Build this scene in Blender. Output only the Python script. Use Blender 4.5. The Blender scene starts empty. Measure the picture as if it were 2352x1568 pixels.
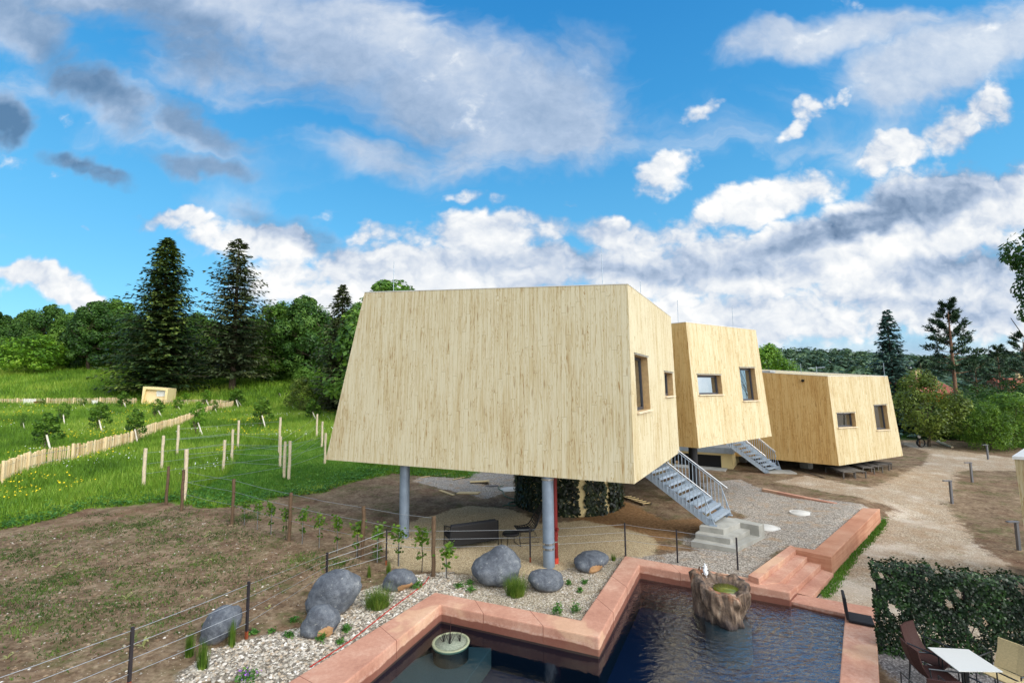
import bpy, bmesh, math, random
import numpy as np
from mathutils import Vector, Matrix
from mathutils.geometry import tessellate_polygon
random.seed(7); RG = np.random.default_rng(7)
S = bpy.context.scene; C = S.collection
R = math.radians
# ------------------------------------------------------------------ camera model (measured from the photograph)
F, CX, CY, PIT, ROL, H = 1850/1.7415, 1176., 784., R(5.3), R(-.5), 5.3
def ray(x, y):
    X = (x-CX)/F; Y = -(y-CY)/F; c, s = math.cos(ROL), math.sin(ROL)
    a, b = X*c-Y*s, X*s+Y*c
    return np.array([a, math.cos(PIT)-b*math.sin(PIT), math.sin(PIT)+b*math.cos(PIT)])
def pz(x, y, z):
    d = ray(x, y); return np.array([0, 0, H])+d*(z-H)/d[2]
def py(x, y, Y):
    d = ray(x, y); return np.array([0, 0, H])+d*Y/d[1]
def tri(x, y, p):          # height of a pixel on the vertical through p
    d = ray(x, y); t = (p[0]*d[0]+p[1]*d[1])/(d[0]**2+d[1]**2); return H+t*d[2]
def pplane(x, y, p0, n):
    d = ray(x, y); o = np.array([0, 0, H]); return o+d*(np.dot(np.array(p0)-o, n)/np.dot(d, n))
def crop(X0, Y0, k): return lambda x, y: ((X0+x/k)/1.7415, (Y0+y/k)/1.7415)
c2 = crop(0, 1500, 2.24); c4 = crop(900, 1500, 2.24); c5 = crop(900, 2100, 2.352); c3 = crop(2500, 1700, 2.614)
c9 = crop(2700, 2100, 2.485); cR = crop(3400, 1500, 2.24); cW = crop(2400, 1080, 2.34); cH = crop(3000, 1400, 2.613)
cP = crop(1900, 2130, 2.352); cF = crop(0, 2100, 2.297); cU = crop(1900, 1700, 2.614); cB = crop(3300, 2130, 2.609)
# ------------------------------------------------------------------ terrain height
def sst(a, b, x):
    t = np.clip((x-a)/(b-a), 0, 1); return t*t*(3-2*t)
WD = np.array([.7317, .6816]); W0 = np.array([9.3, 14.2])
ZLOW = -.33
def zt(X, Y):
    X = np.asarray(X, float); Y = np.asarray(Y, float)
    zl = .03*np.maximum(0, -X-3)+.026*np.maximum(0, Y-16)*sst(-3, -12, X)+.05*np.maximum(0,-X-3.5)*sst(13,8,Y)
    zl = zl+np.where(Y > 60, .155*(Y-60)*sst(60, 75, Y), 0)*sst(5, -15, X)*sst(175,130,Y)+ np.where(Y>130,10*sst(130,175,Y),0)*sst(5,-15,X)
    t = (X-W0[0])*WD[0]+(Y-W0[1])*WD[1]; sd = (X-W0[0])*WD[1]-(Y-W0[1])*WD[0]
    g = np.maximum(0, t-7.4)
    k = sst(-.45-.5*g, -.2+.9*g, sd)
    bump = .16*sst(-3.2, -.6, sd)*sst(-3, 0, t)*sst(14, 8, t)*(sd < 1)
    z = zl+(bump-zl)*0+bump
    z = z*(1-k)+k*(ZLOW+.010*np.maximum(0, Y-18)+.03*np.maximum(0, Y-32)*sst(20,26,X))
    w = .035*np.sin(X*1.3+.4*Y)*np.sin(Y*1.1-.3*X)+.02*np.sin(X*2.9+1)*np.sin(Y*3.3)
    return z+w*.5
def pt(x, y, tmax=260):
    d = ray(x, y); t = np.geomspace(4, tmax, 6000); p = np.array([0, 0, H])+d*t[:, None]
    b = p[:, 2]-zt(p[:, 0], p[:, 1]); i = np.argmax(b < 0)
    if b[i] >= 0: i = len(t)-1
    return np.array([p[i, 0], p[i, 1], float(zt(p[i, 0], p[i, 1]))])
def ptl(lst): return [pt(*q) for q in lst]
def gz(x, y): return float(zt(x, y))
# ------------------------------------------------------------------ object helpers
def tag(o, label, cat, group=None, kind=None):
    o['label'] = label; o['category'] = cat
    if group: o['group'] = group
    if kind: o['kind'] = kind
    return o
def empty(name, loc, rz=0):
    o = bpy.data.objects.new(name, None); C.objects.link(o); o.location = [float(v) for v in loc]; o.rotation_euler = (0, 0, rz)
    o.empty_display_size = .2; return o
def link(name, me, m, parent=None):
    o = bpy.data.objects.new(name, me); C.objects.link(o)
    if m is not None and len(me.materials) == 0: me.materials.append(m)
    if parent: o.parent = parent
    return o
def basis(d):
    d = np.array(d, float); d /= np.linalg.norm(d); a = np.array([0, 0, 1.]) if abs(d[2]) < .9 else np.array([1., 0, 0])
    u = np.cross(d, a); u /= np.linalg.norm(u); return u, np.cross(u, d)
class MB:
    def __init__(s): s.v = []; s.f = []; s.m = []; s.sm = []; s.cm = 0; s.org = np.zeros(3)
    def add(s, vs, fs, smooth=False):
        n = len(s.v); s.v += [tuple(float(c) for c in np.array(p)-s.org) for p in vs]
        for f in fs: s.f.append([i+n for i in f]); s.m.append(s.cm); s.sm.append(smooth)
    def box(s, c, size, rz=0, M=None):
        sx, sy, sz = [q/2 for q in size]; cs, sn = math.cos(rz), math.sin(rz)
        vs = []
        for dz in (-sz, sz):
            for dx, dy in ((-sx, -sy), (sx, -sy), (sx, sy), (-sx, sy)):
                p = np.array([dx*cs-dy*sn, dx*sn+dy*cs, dz])
                if M is not None: p = M@np.array([dx, dy, dz])
                vs.append(np.array(c)+p)
        s.add(vs, [(3, 2, 1, 0), (4, 5, 6, 7), (0, 1, 5, 4), (1, 2, 6, 5), (2, 3, 7, 6), (3, 0, 4, 7)])
    def bar(s, a, b, w, h, up=(0, 0, 1)):
        a = np.array(a, float); b = np.array(b, float); d = b-a; L = np.linalg.norm(d); d /= L
        u = np.cross(d, up); u /= np.linalg.norm(u); v = np.cross(u, d)
        s.box((a+b)/2, (L, w, h), M=np.array([d, u, v]).T)
    def prism(s, poly, z0, z1):   # poly of xy; z0,z1 scalars or lists
        n = len(poly); a0 = z0 if hasattr(z0, '__len__') else [z0]*n; a1 = z1 if hasattr(z1, '__len__') else [z1]*n
        area = sum(poly[i][0]*poly[(i+1) % n][1]-poly[(i+1) % n][0]*poly[i][1] for i in range(n))
        if area < 0: poly = poly[::-1]; a0 = a0[::-1]; a1 = a1[::-1]
        vs = [(p[0], p[1], z) for p, z in zip(poly, a0)]+[(p[0], p[1], z) for p, z in zip(poly, a1)]
        s.add(vs, [tuple(range(n))[::-1], tuple(range(n, 2*n))]+[(i, (i+1) % n, (i+1) % n+n, i+n) for i in range(n)])
    def tube(s, path, r, n=8, cap=True, smooth=True):
        P = [np.array(p, float) for p in path]; rs = r if hasattr(r, '__len__') else [r]*len(P); vs = []; u = None
        for i, p in enumerate(P):
            d = P[min(i+1, len(P)-1)]-P[max(i-1, 0)]
            d = d/np.linalg.norm(d)
            if u is None: u, w = basis(d)
            else:
                u = u-d*np.dot(u, d); u /= np.linalg.norm(u); w = np.cross(u, d)
            for k in range(n):
                a = 2*math.pi*k/n; vs.append(p+rs[i]*(math.cos(a)*u+math.sin(a)*w))
        fs = [(i*n+k, i*n+(k+1) % n, (i+1)*n+(k+1) % n, (i+1)*n+k) for i in range(len(P)-1) for k in range(n)]
        s.add(vs, fs, smooth)
        if cap:
            s.add(vs[:n], [tuple(range(n))]); s.add(vs[-n:], [tuple(range(n))[::-1]])
    def lathe(s, c, prof, n=24, jit=None):
        vs = [];
        for i, (r, z) in enumerate(prof):
            for k in range(n):
                a = 2*math.pi*k/n; rr = r*(jit(a, z) if jit else 1)
                vs.append((c[0]+rr*math.cos(a), c[1]+rr*math.sin(a), c[2]+z))
        m = len(prof)
        s.add(vs, [(i*n+k, i*n+(k+1) % n, (i+1)*n+(k+1) % n, (i+1)*n+k) for i in range(m-1) for k in range(n)], True)
        s.add(vs[-n:], [tuple(range(n))]); s.add(vs[:n], [tuple(range(n))[::-1]])
    def build(s, name, m, parent=None, bevel=0, uvf=None, weld=False):
        me = bpy.data.meshes.new(name); me.from_pydata(s.v, [], s.f)
        for x in (m if isinstance(m, (list, tuple)) else [m]): me.materials.append(x)
        me.polygons.foreach_set('material_index', s.m); me.polygons.foreach_set('use_smooth', s.sm)
        if weld:
            b = bmesh.new(); b.from_mesh(me); bmesh.ops.remove_doubles(b, verts=b.verts, dist=1e-4); b.to_mesh(me); b.free()
        if bevel:
            b = bmesh.new(); b.from_mesh(me); bmesh.ops.remove_doubles(b, verts=b.verts, dist=1e-4)
            es = [e for e in b.edges if len(e.link_faces) == 2 and e.calc_face_angle(0) > .5]
            bmesh.ops.bevel(b, geom=es, offset=bevel, segments=2, profile=.6, affect='EDGES', clamp_overlap=True); b.to_mesh(me); b.free()
        return link(name, me, None, parent)
def npmesh(name, V, Fc, m, parent=None, k=4, smooth=False):
    V = np.asarray(V, np.float32).reshape(-1, 3); Fc = np.asarray(Fc, np.int32).reshape(-1, k); me = bpy.data.meshes.new(name)
    me.vertices.add(len(V)); me.vertices.foreach_set('co', V.ravel())
    me.loops.add(Fc.size); me.loops.foreach_set('vertex_index', Fc.ravel())
    me.polygons.add(len(Fc)); me.polygons.foreach_set('loop_start', np.arange(0, Fc.size, k, dtype=np.int32)); me.polygons.foreach_set('loop_total', np.full(len(Fc), k, np.int32))
    if smooth: me.polygons.foreach_set('use_smooth', np.ones(len(Fc), bool))
    me.update(); me.validate(); return link(name, me, m, parent)
def copy_tree(o, parent=None):
    c = o.copy(); C.objects.link(c); c.parent = parent
    for ch in list(o.children): copy_tree(ch, c)
    return c
# ------------------------------------------------------------------ material helpers
class NT:
    def __init__(s, name=None, tree=None):
        if tree is None:
            s.mat = bpy.data.materials.new(name); s.mat.use_nodes = True; tree = s.mat.node_tree; tree.nodes.clear()
        s.t = tree
    def n(s, typ, ins=None, **pr):
        nd = s.t.nodes.new(typ)
        for k, v in pr.items(): setattr(nd, k, v)
        for k, v in (ins or {}).items():
            sk = nd.inputs[k]
            if isinstance(v, bpy.types.NodeSocket): s.t.links.new(v, sk)
            elif isinstance(v, bpy.types.Node): s.t.links.new(v.outputs[0], sk)
            else:
                if hasattr(sk.default_value, '__len__') and not isinstance(v, str):
                    v = tuple(v)
                    if len(sk.default_value) == 4 and len(v) == 3: v = v+(1,)
                sk.default_value = v
        return nd
    def math(s, op, a, b=0., c=None, clamp=False):
        i = {0: a, 1: b}
        if c is not None: i[2] = c
        return s.n('ShaderNodeMath', i, operation=op, use_clamp=clamp).outputs[0]
    def vm(s, op, a, b=(0, 0, 0)): return s.n('ShaderNodeVectorMath', {0: a, 1: b}, operation=op).outputs[0]
    def mix(s, f, a, b, bt='MIX'):
        nd = s.n('ShaderNodeMix', {0: f, 6: a, 7: b}, data_type='RGBA', blend_type=bt); return nd.outputs[2]
    def noise(s, vec, sc, det=4, ro=.55, dist=0, col=False):
        nd = s.n('ShaderNodeTexNoise', {'Vector': vec, 'Scale': sc, 'Detail': det, 'Roughness': ro, 'Distortion': dist}); return nd.outputs['Color' if col else 'Fac']
    def vor(s, vec, sc, feat='F1', out='Distance'): return s.n('ShaderNodeTexVoronoi', {'Vector': vec, 'Scale': sc}, feature=feat).outputs[out]
    def mr(s, v, a, b, c=0., d=1., st=True):
        return s.n('ShaderNodeMapRange', {0: v, 1: a, 2: b, 3: c, 4: d}, interpolation_type='SMOOTHSTEP' if st else 'LINEAR').outputs[0]
    def ramp(s, f, stops):
        nd = s.n('ShaderNodeValToRGB', {0: f}); e = nd.color_ramp.elements
        while len(e) < len(stops): e.new(.5)
        for q, (p, c) in zip(e, stops): q.position = p; q.color = tuple(c)+(1,)
        return nd.outputs[0]
    def obj(s): return s.n('ShaderNodeTexCoord').outputs['Object']
    def pos(s): return s.n('ShaderNodeNewGeometry').outputs['Position']
    def isl(s): return s.n('ShaderNodeNewGeometry').outputs['Random Per Island']
    def attr(s, nm): return s.n('ShaderNodeAttribute', attribute_name=nm).outputs['Fac']
    def xyz(s, v):
        o = s.n('ShaderNodeSeparateXYZ', {0: v}).outputs; return o[0], o[1], o[2]
    def comb(s, x, y, z): return s.n('ShaderNodeCombineXYZ', {0: x, 1: y, 2: z}).outputs[0]
    def bump(s, h, st=.4, d=.02): return s.n('ShaderNodeBump', {'Height': h, 'Strength': st, 'Distance': d}).outputs[0]
    def bsdf(s, col, rough=.7, normal=None, metal=0., spec=.3, **kw):
        i = {'Base Color': col, 'Roughness': rough, 'Metallic': metal, 'Specular IOR Level': spec}
        if normal is not None: i['Normal'] = normal
        i.update(kw); return s.n('ShaderNodeBsdfPrincipled', i).outputs[0]
    def out(s, sh): s.n('ShaderNodeOutputMaterial', {0: sh}); return s.mat
def hx(r, g, b):     # sRGB 0-255 -> linear
    return tuple(((c/255+.055)/1.055)**2.4 if c > 10 else c/255/12.92 for c in (r, g, b))
MT = {}
def mottled(name, a, b, sc=6, rough=.7, bs=.3, bd=.01, spec=.3, metal=0, fine=60):
    t = NT(name); p = t.obj(); n1 = t.noise(p, sc, 5, .6); n2 = t.noise(p, fine, 3, .6)
    col = t.mix(t.mr(n1, .32, .68), a, b); col = t.mix(t.mr(n2, .3, .7, .0, .35), col, tuple(q*.55 for q in a), 'MIX')
    MT[name] = t.out(t.bsdf(col, rough, t.bump(t.math('ADD', n1, t.math('MULTIPLY', n2, .5)), bs, bd), metal, spec)); return MT[name]
def woodclad(name, light, mid, dark, bw=.17):
    t = NT(name); uv = t.n('ShaderNodeUVMap', uv_map='UVMap').outputs[0]; u, v, _ = t.xyz(uv)
    ub = t.math('DIVIDE', u, bw); i = t.math('FLOOR', ub)
    r1 = t.n('ShaderNodeTexWhiteNoise', {'W': i}, noise_dimensions='1D').outputs[0]
    vb = t.math('ADD', t.math('DIVIDE', v, 3.1), t.math('MULTIPLY', r1, 7.3)); j = t.math('FLOOR', vb)
    r2 = t.n('ShaderNodeTexWhiteNoise', {'Vector': t.comb(i, j, 3.7)}, noise_dimensions='3D').outputs[0]
    off = t.math('MULTIPLY', r2, 37.)
    g1 = t.noise(t.comb(t.math('MULTIPLY', u, 24.), t.math('ADD', t.math('MULTIPLY', v, .7), off), off), 1., 4, .6, .5)
    g2 = t.noise(t.comb(t.math('MULTIPLY', u, 9.), t.math('ADD', t.math('MULTIPLY', v, .55), off), off), 1., 3, .5, 1.6)
    rings = t.math('FRACT', t.math('MULTIPLY', g2, 9.))
    rings = t.mr(t.math('ABSOLUTE', t.math('SUBTRACT', rings, .5)), .28, .5)
    kv = t.comb(t.math('MULTIPLY', u, 4.2), t.math('ADD', t.math('MULTIPLY', v, .85), off), off)
    kn = t.vor(kv, 1.); kn = t.mr(kn, .04, .17, 1., 0.)
    big = t.noise(t.comb(t.math('MULTIPLY', u, .8), t.math('MULTIPLY', v, .35), 0.), 1., 3, .5)
    st_ = t.noise(t.comb(t.math('MULTIPLY', u, 13.), t.math('ADD', t.math('MULTIPLY', v, 1.1), off), off), 1., 4, .6, .8)
    f = t.math('ADD', t.math('MULTIPLY', t.mr(g1, .38, .75), .5), t.math('ADD', t.math('MULTIPLY', rings, t.mr(g2, .35, .7, .1, .8)), t.mr(st_, .55, .8, 0., .45)))
    f = t.math('ADD', f, t.math('ADD', t.math('MULTIPLY', t.math('SUBTRACT', r2, .5), .14), t.math('MULTIPLY', t.math('SUBTRACT', r1, .5), .2)))
    f = t.math('ADD', f, t.math('MULTIPLY', t.math('SUBTRACT', big, .5), .7))
    col = t.ramp(f, [(.05, light), (.42, mid), (.95, dark)])
    col = t.mix(t.math('MULTIPLY', kn, .6), col, tuple(q*.85 for q in dark))
    e = t.math('FRACT', ub); e = t.math('MINIMUM', e, t.math('SUBTRACT', 1., e)); e = t.mr(e, .0, .05, .35, 0.)
    ej = t.math('FRACT', vb); ej = t.math('MINIMUM', ej, t.math('SUBTRACT', 1., ej)); ej = t.mr(ej, .0, .003, .5, 0.)
    jn = t.math('MAXIMUM', e, ej)
    col = t.mix(jn, col, tuple(q*.45 for q in dark))
    MT[name] = t.out(t.bsdf(col, .62, t.bump(t.math('SUBTRACT', g1, t.math('MULTIPLY', jn, 3.)), .25, .004), 0, .25)); return MT[name]
def leafmat(name, dark, mid, light, tr=.35, sc=.35, rough=.5, edge=None):
    t = NT(name); p = t.obj(); oi = t.n('ShaderNodeObjectInfo').outputs['Random']
    r = t.isl(); nz = t.noise(p, sc, 3, .6)
    f = t.math('ADD', t.math('MULTIPLY', r, .45), t.mr(nz, .3, .72, 0., .55))
    f = t.math('ADD', f, t.math('MULTIPLY', t.math('SUBTRACT', oi, .5), .18))
    col = t.ramp(f, [(.08, dark), (.5, mid), (.95, light)])
    d = t.bsdf(col, rough, None, 0, .3); tl = t.n('ShaderNodeBsdfTranslucent', {0: t.mix(.5, col, light)}).outputs[0]
    MT[name] = t.out(t.n('ShaderNodeMixShader', {0: tr, 1: d, 2: tl}).outputs[0]); return MT[name]
def plain(name, col, rough=.5, metal=0., spec=.4, var=.2, sc=25):
    t = NT(name); n = t.noise(t.obj(), sc, 4, .6)
    c = t.mix(t.mr(n, .3, .7, 0., var), col, tuple(q*.45 for q in col))
    MT[name] = t.out(t.bsdf(c, t.mr(n, .2, .8, rough*.8, min(1, rough*1.2), False), t.bump(n, .08, .004), metal, spec)); return MT[name]
woodclad('pale_cladding', hx(206,196,166), hx(191,175,136), hx(150,116,68), .15)
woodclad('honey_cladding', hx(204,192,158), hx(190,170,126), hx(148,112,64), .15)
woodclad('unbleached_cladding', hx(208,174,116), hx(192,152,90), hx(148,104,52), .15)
plain('reveal_wood', hx(190,158,112), .6, var=.4, sc=9)
plain('window_frame_grey', hx(70,72,80), .4, .3)
plain('galvanised', hx(168,182,196), .45, .35, .5, .3, 7)
plain('column_zinc', hx(138,152,168), .5, .35, .5, .4, 3)
plain('black_column_paint', hx(30,30,34), .5)
plain('steel_rail', hx(205,205,205), .25, .9)
plain('red_pipe_paint', hx(120,26,22), .5, var=.3)
plain('red_socket', hx(205,70,50), .5)
plain('rusty_steel', hx(52,48,52), .6, .3, var=.5, sc=12)
plain('rust_foot', hx(130,62,32), .8)
plain('wire_metal', hx(175,180,185), .4, .7)
plain('cap_metal', hx(225,222,216), .4, .3)
plain('soffit_dark', hx(70,66,58), .8)
plain('rattan_black', hx(22,21,23), .6, var=.5, sc=60)
plain('cushion_charcoal', hx(34,35,40), .85, var=.25, sc=80)
plain('sling_brown', hx(62,34,30), .7, var=.4, sc=70)
plain('wicker_beige', hx(194,174,130), .7, var=.35, sc=45)
plain('chair_tube', hx(70,74,78), .35, .7)
plain('table_white', hx(206,206,202), .35, spec=.4, var=.04)
plain('lamp_grey', hx(112,112,116), .5, .4)
plain('white_paint', hx(232,230,222), .5, var=.08)
plain('manhole', hx(205,202,196), .6, var=.15)
plain('green_hose', hx(40,92,66), .5)
plain('red_rope', hx(170,40,30), .7)
plain('plank', hx(205,180,130), .7, var=.35, sc=12)
plain('dark_plank', hx(92,80,66), .8, var=.4, sc=10)
plain('lounger_grey', hx(96,90,84), .7, var=.3)
plain('stucco_cream', hx(226,206,152), .85, var=.08, sc=18)
plain('stucco_orange', hx(214,98,34), .85, var=.15, sc=6)
plain('hut_cream', hx(232,206,158), .75, var=.1, sc=4)
plain('louver_grey', hx(150,155,160), .6)
plain('dark_opening', hx(16,17,19), .4)
plain('tile_red', hx(160,86,68), .8, var=.35, sc=3)
plain('trellis_wood', hx(98,78,58), .9, var=.55, sc=10)
plain('birch_post', hx(206,190,160), .85, var=.4, sc=9)
plain('stake_white', hx(214,206,190), .8, var=.2)
plain('vine_stake', hx(150,156,158), .5, .4)
plain('slate_platform', hx(96,104,104), .6)
plain('pit_dark', hx(40,30,22), 1.)
mottled('concrete', hx(176,174,166), hx(150,148,140), 2.2, .85, .25, .006)
mottled('stump_wood', hx(92,62,42), hx(150,112,76), 3.5, .75, .8, .04, fine=18)
mottled('cut_wood', hx(190,130,84), hx(160,100,62), 5, .8)
mottled('bark', hx(74,62,50), hx(104,92,78), 4, .95, .8, .03)
mottled('pine_bark', hx(120,84,62), hx(150,118,96), 3, .95, .6, .03)
mottled('gabion', hx(150,112,72), hx(205,178,140), 5, .9, .8, .08)
mottled('gravel_disc', hx(120,128,112), hx(150,156,138), 20, .8)
def glass():
    t = NT('window_glass'); n = t.noise(t.obj(), .8, 2)
    MT['glass'] = t.out(t.n('ShaderNodeMixShader', {0: .42, 1: t.bsdf(hx(30,34,30), .03), 2: t.n('ShaderNodeBsdfGlossy', {'Color': (.9, .95, 1, 1), 'Roughness': .02}).outputs[0]}).outputs[0])
glass()
def terracotta(key, wz):
    t = NT('terracotta_concrete'); p = t.pos(); x, y, z = t.xyz(p)
    a = t.noise(p, .9, 5, .6); b = t.noise(p, 14, 5, .65); c = t.noise(p, 60, 3, .6); pt_ = t.noise(p, .55, 3, .5, .5)
    col = t.ramp(t.math('ADD', t.math('MULTIPLY', a, .7), t.math('MULTIPLY', b, .3)), [(.3, hx(160,112,94)), (.5, hx(187,139,118)), (.68, hx(208,170,148))])
    col = t.mix(t.mr(pt_, .56, .62, 0., .45), col, hx(216,182,148))
    edge = t.math('ADD', z, t.math('MULTIPLY', t.math('SUBTRACT', t.noise(t.comb(x, y, 0.), 1.4, 4, .6), .5), .16))
    wet = t.mr(edge, wz, wz+.03, 1., 0.); lime = t.math('MULTIPLY', t.mr(edge, wz, wz+.05, 0., 1.), t.mr(edge, wz+.04, wz+.1, 1., 0.))
    col = t.mix(t.math('MULTIPLY', lime, t.mr(b, .4, .6, .0, .45)), col, hx(204,174,160))
    col = t.mix(t.math('MULTIPLY', wet, .8), col, hx(104,58,48))
    col = t.mix(t.mr(c, .55, .75, 0., .5), col, hx(130,74,56))
    col = t.mix(t.mr(z, -.33, -.30, 1., 0.), col, hx(22,32,48))
    MT[key] = t.out(t.bsdf(col, .88, t.bump(t.math('ADD', b, t.math('MULTIPLY', c, .6)), .45, .012), 0, .2))
terracotta('terracotta', -.13); terracotta('terracotta_low', -.25); terracotta('terracotta_dry', -.9)
def rammed():
    t = NT('terracotta_wall'); p = t.pos(); x, y, z = t.xyz(p)
    a = t.noise(p, 1.1, 5, .6); b = t.noise(p, 16, 5, .65)
    l = t.noise(t.comb(t.math('MULTIPLY', x, .5), t.math('MULTIPLY', y, .5), t.math('MULTIPLY', z, 13.)), 1., 4, .6, .4)
    col = t.ramp(t.math('ADD', t.math('MULTIPLY', a, .5), t.math('MULTIPLY', l, .5)), [(.3, hx(152,100,78)), (.5, hx(180,130,104)), (.7, hx(200,158,132))])
    col = t.mix(t.mr(b, .55, .75, 0., .4), col, hx(140,80,60))
    MT['rammed'] = t.out(t.bsdf(col, .9, t.bump(t.math('ADD', b, l), .5, .015), 0, .2))
rammed()
def rockmat():
    t = NT('blue_grey_rock'); p = t.obj()
    a = t.noise(p, 1.6, 6, .65, .6); b = t.noise(p, 9, 6, .7); c = t.noise(p, 40, 4, .6)
    col = t.ramp(t.math('ADD', t.math('MULTIPLY', a, .6), t.math('MULTIPLY', b, .4)), [(.32, hx(56,60,68)), (.46, hx(86,91,99)), (.58, hx(114,119,125)), (.7, hx(164,167,168))])
    col = t.mix(t.mr(c, .5, .7, 0., .55), col, hx(52,58,68)); cr = t.n('ShaderNodeTexVoronoi', {'Vector': t.vm('ADD', p, t.vm('MULTIPLY', t.noise(p, 4., 4, .6, 0, True), (.5, .5, .5))), 'Scale': 2.2}, feature='DISTANCE_TO_EDGE').outputs['Distance']; cr = t.mr(cr, .0, .035, .55, 0.); col = t.mix(t.math('MULTIPLY', cr, t.mr(a, .45, .6)), col, hx(40,44,50)); col = t.mix(t.mr(t.noise(p, 6., 5, .7), .6, .7, 0., .5), col, hx(176,178,174)); zz_ = t.xyz(p)[2]; col = t.mix(t.mr(t.math('ADD', zz_, t.math('MULTIPLY', b, .12)), .06, .16, .6, 0.), col, hx(110,96,80))
    br = t.attr('brown'); col = t.mix(t.mr(t.math('ADD', br, t.math('MULTIPLY', t.math('SUBTRACT', b, .5), .9)), .45, .55), col, t.mix(b, hx(150,104,62), hx(196,160,120)))
    MT['rock'] = t.out(t.bsdf(col, .8, t.bump(t.math('ADD', b, t.math('MULTIPLY', c, .4)), .8, .03), 0, .3))
rockmat()
def pebmat():
    t = NT('pebble_stone'); r = t.isl()
    col = t.ramp(r, [(0, hx(92,84,74)), (.3, hx(146,138,126)), (.55, hx(190,182,168)), (.75, hx(164,144,120)), (1, hx(224,220,212))])
    MT['pebble'] = t.out(t.bsdf(col, .8, None, 0, .25))
pebmat()
def clodmat():
    t = NT('soil_clod'); r = t.isl()
    MT['clod'] = t.out(t.bsdf(t.ramp(r, [(0, hx(76,60,46)), (.5, hx(116,96,76)), (1, hx(146,126,102))]), .95, None, 0, .1))
clodmat()
plain('joint', hx(120,72,56), .95)
MT['joint'].name = 'pour_joint'
def palemat():
    t = NT('split_paling'); r = t.isl(); p = t.obj(); x, y, z = t.xyz(p)
    n = t.noise(t.comb(t.math('MULTIPLY', x, 12.), t.math('MULTIPLY', y, 12.), t.math('MULTIPLY', z, 1.6)), 1., 4, .6)
    col = t.ramp(t.math('ADD', t.math('MULTIPLY', r, .6), t.math('MULTIPLY', n, .5)), [(.1, hx(150,116,76)), (.4, hx(206,180,134)), (.9, hx(232,214,176))])
    MT['paling'] = t.out(t.bsdf(col, .85, t.bump(n, .3, .01), 0, .2))
palemat()
leafmat('leaf_wood', hx(28,54,16), hx(78,116,36), hx(136,170,68), .3, .22)
leafmat('leaf_deep', hx(20,42,16), hx(54,90,32), hx(104,138,58), .3, .25)
leafmat('leaf_bright', hx(44,80,14), hx(98,142,32), hx(156,188,64), .35, .4)
leafmat('leaf_orchard', hx(30,58,14), hx(78,116,30), hx(136,168,62), .35, 1.2)
leafmat('needle_fir', hx(14,30,18), hx(40,64,32), hx(116,132,58), .12, .16)
leafmat('needle_spruce', hx(24,36,22), hx(68,80,48), hx(126,130,80), .12, .16)
leafmat('needle_blue', hx(22,44,42), hx(58,88,80), hx(116,144,128), .1, .5)
leafmat('needle_pine', hx(14,30,22), hx(36,62,40), hx(74,98,58), .12, .5)
leafmat('leaf_hill', hx(34,54,44), hx(64,90,66), hx(108,132,86), .2, .035)
leafmat('leaf_olive', hx(44,60,18), hx(96,116,40), hx(146,160,70), .3, .8)
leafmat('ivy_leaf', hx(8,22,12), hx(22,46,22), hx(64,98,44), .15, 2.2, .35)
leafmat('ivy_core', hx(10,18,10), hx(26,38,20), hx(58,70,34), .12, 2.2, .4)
leafmat('vine_leaf', hx(40,72,18), hx(82,120,34), hx(136,164,56), .4, 3)
leafmat('grass_blade', hx(54,92,18), hx(112,152,40), hx(176,192,82), .35, .16)
leafmat('lawn_blade', hx(44,88,20), hx(84,132,42), hx(136,170,66), .35, .2)
leafmat('sedge', hx(44,76,20), hx(86,118,36), hx(156,164,78), .3, 3)
leafmat('herb', hx(34,74,24), hx(70,120,44), hx(126,164,78), .3, 4)
leafmat('weed', hx(36,58,16), hx(72,100,34), hx(116,138,60), .3, 1)
leafmat('pale_weed', hx(120,126,70), hx(164,168,106), hx(200,190,138), .3, 4)
plain('flower_yellow', hx(236,206,22), .7, var=.1); plain('flower_white', hx(232,232,236), .7, var=.05); plain('flower_purple', hx(150,90,190), .7)
exec_after = []
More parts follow.
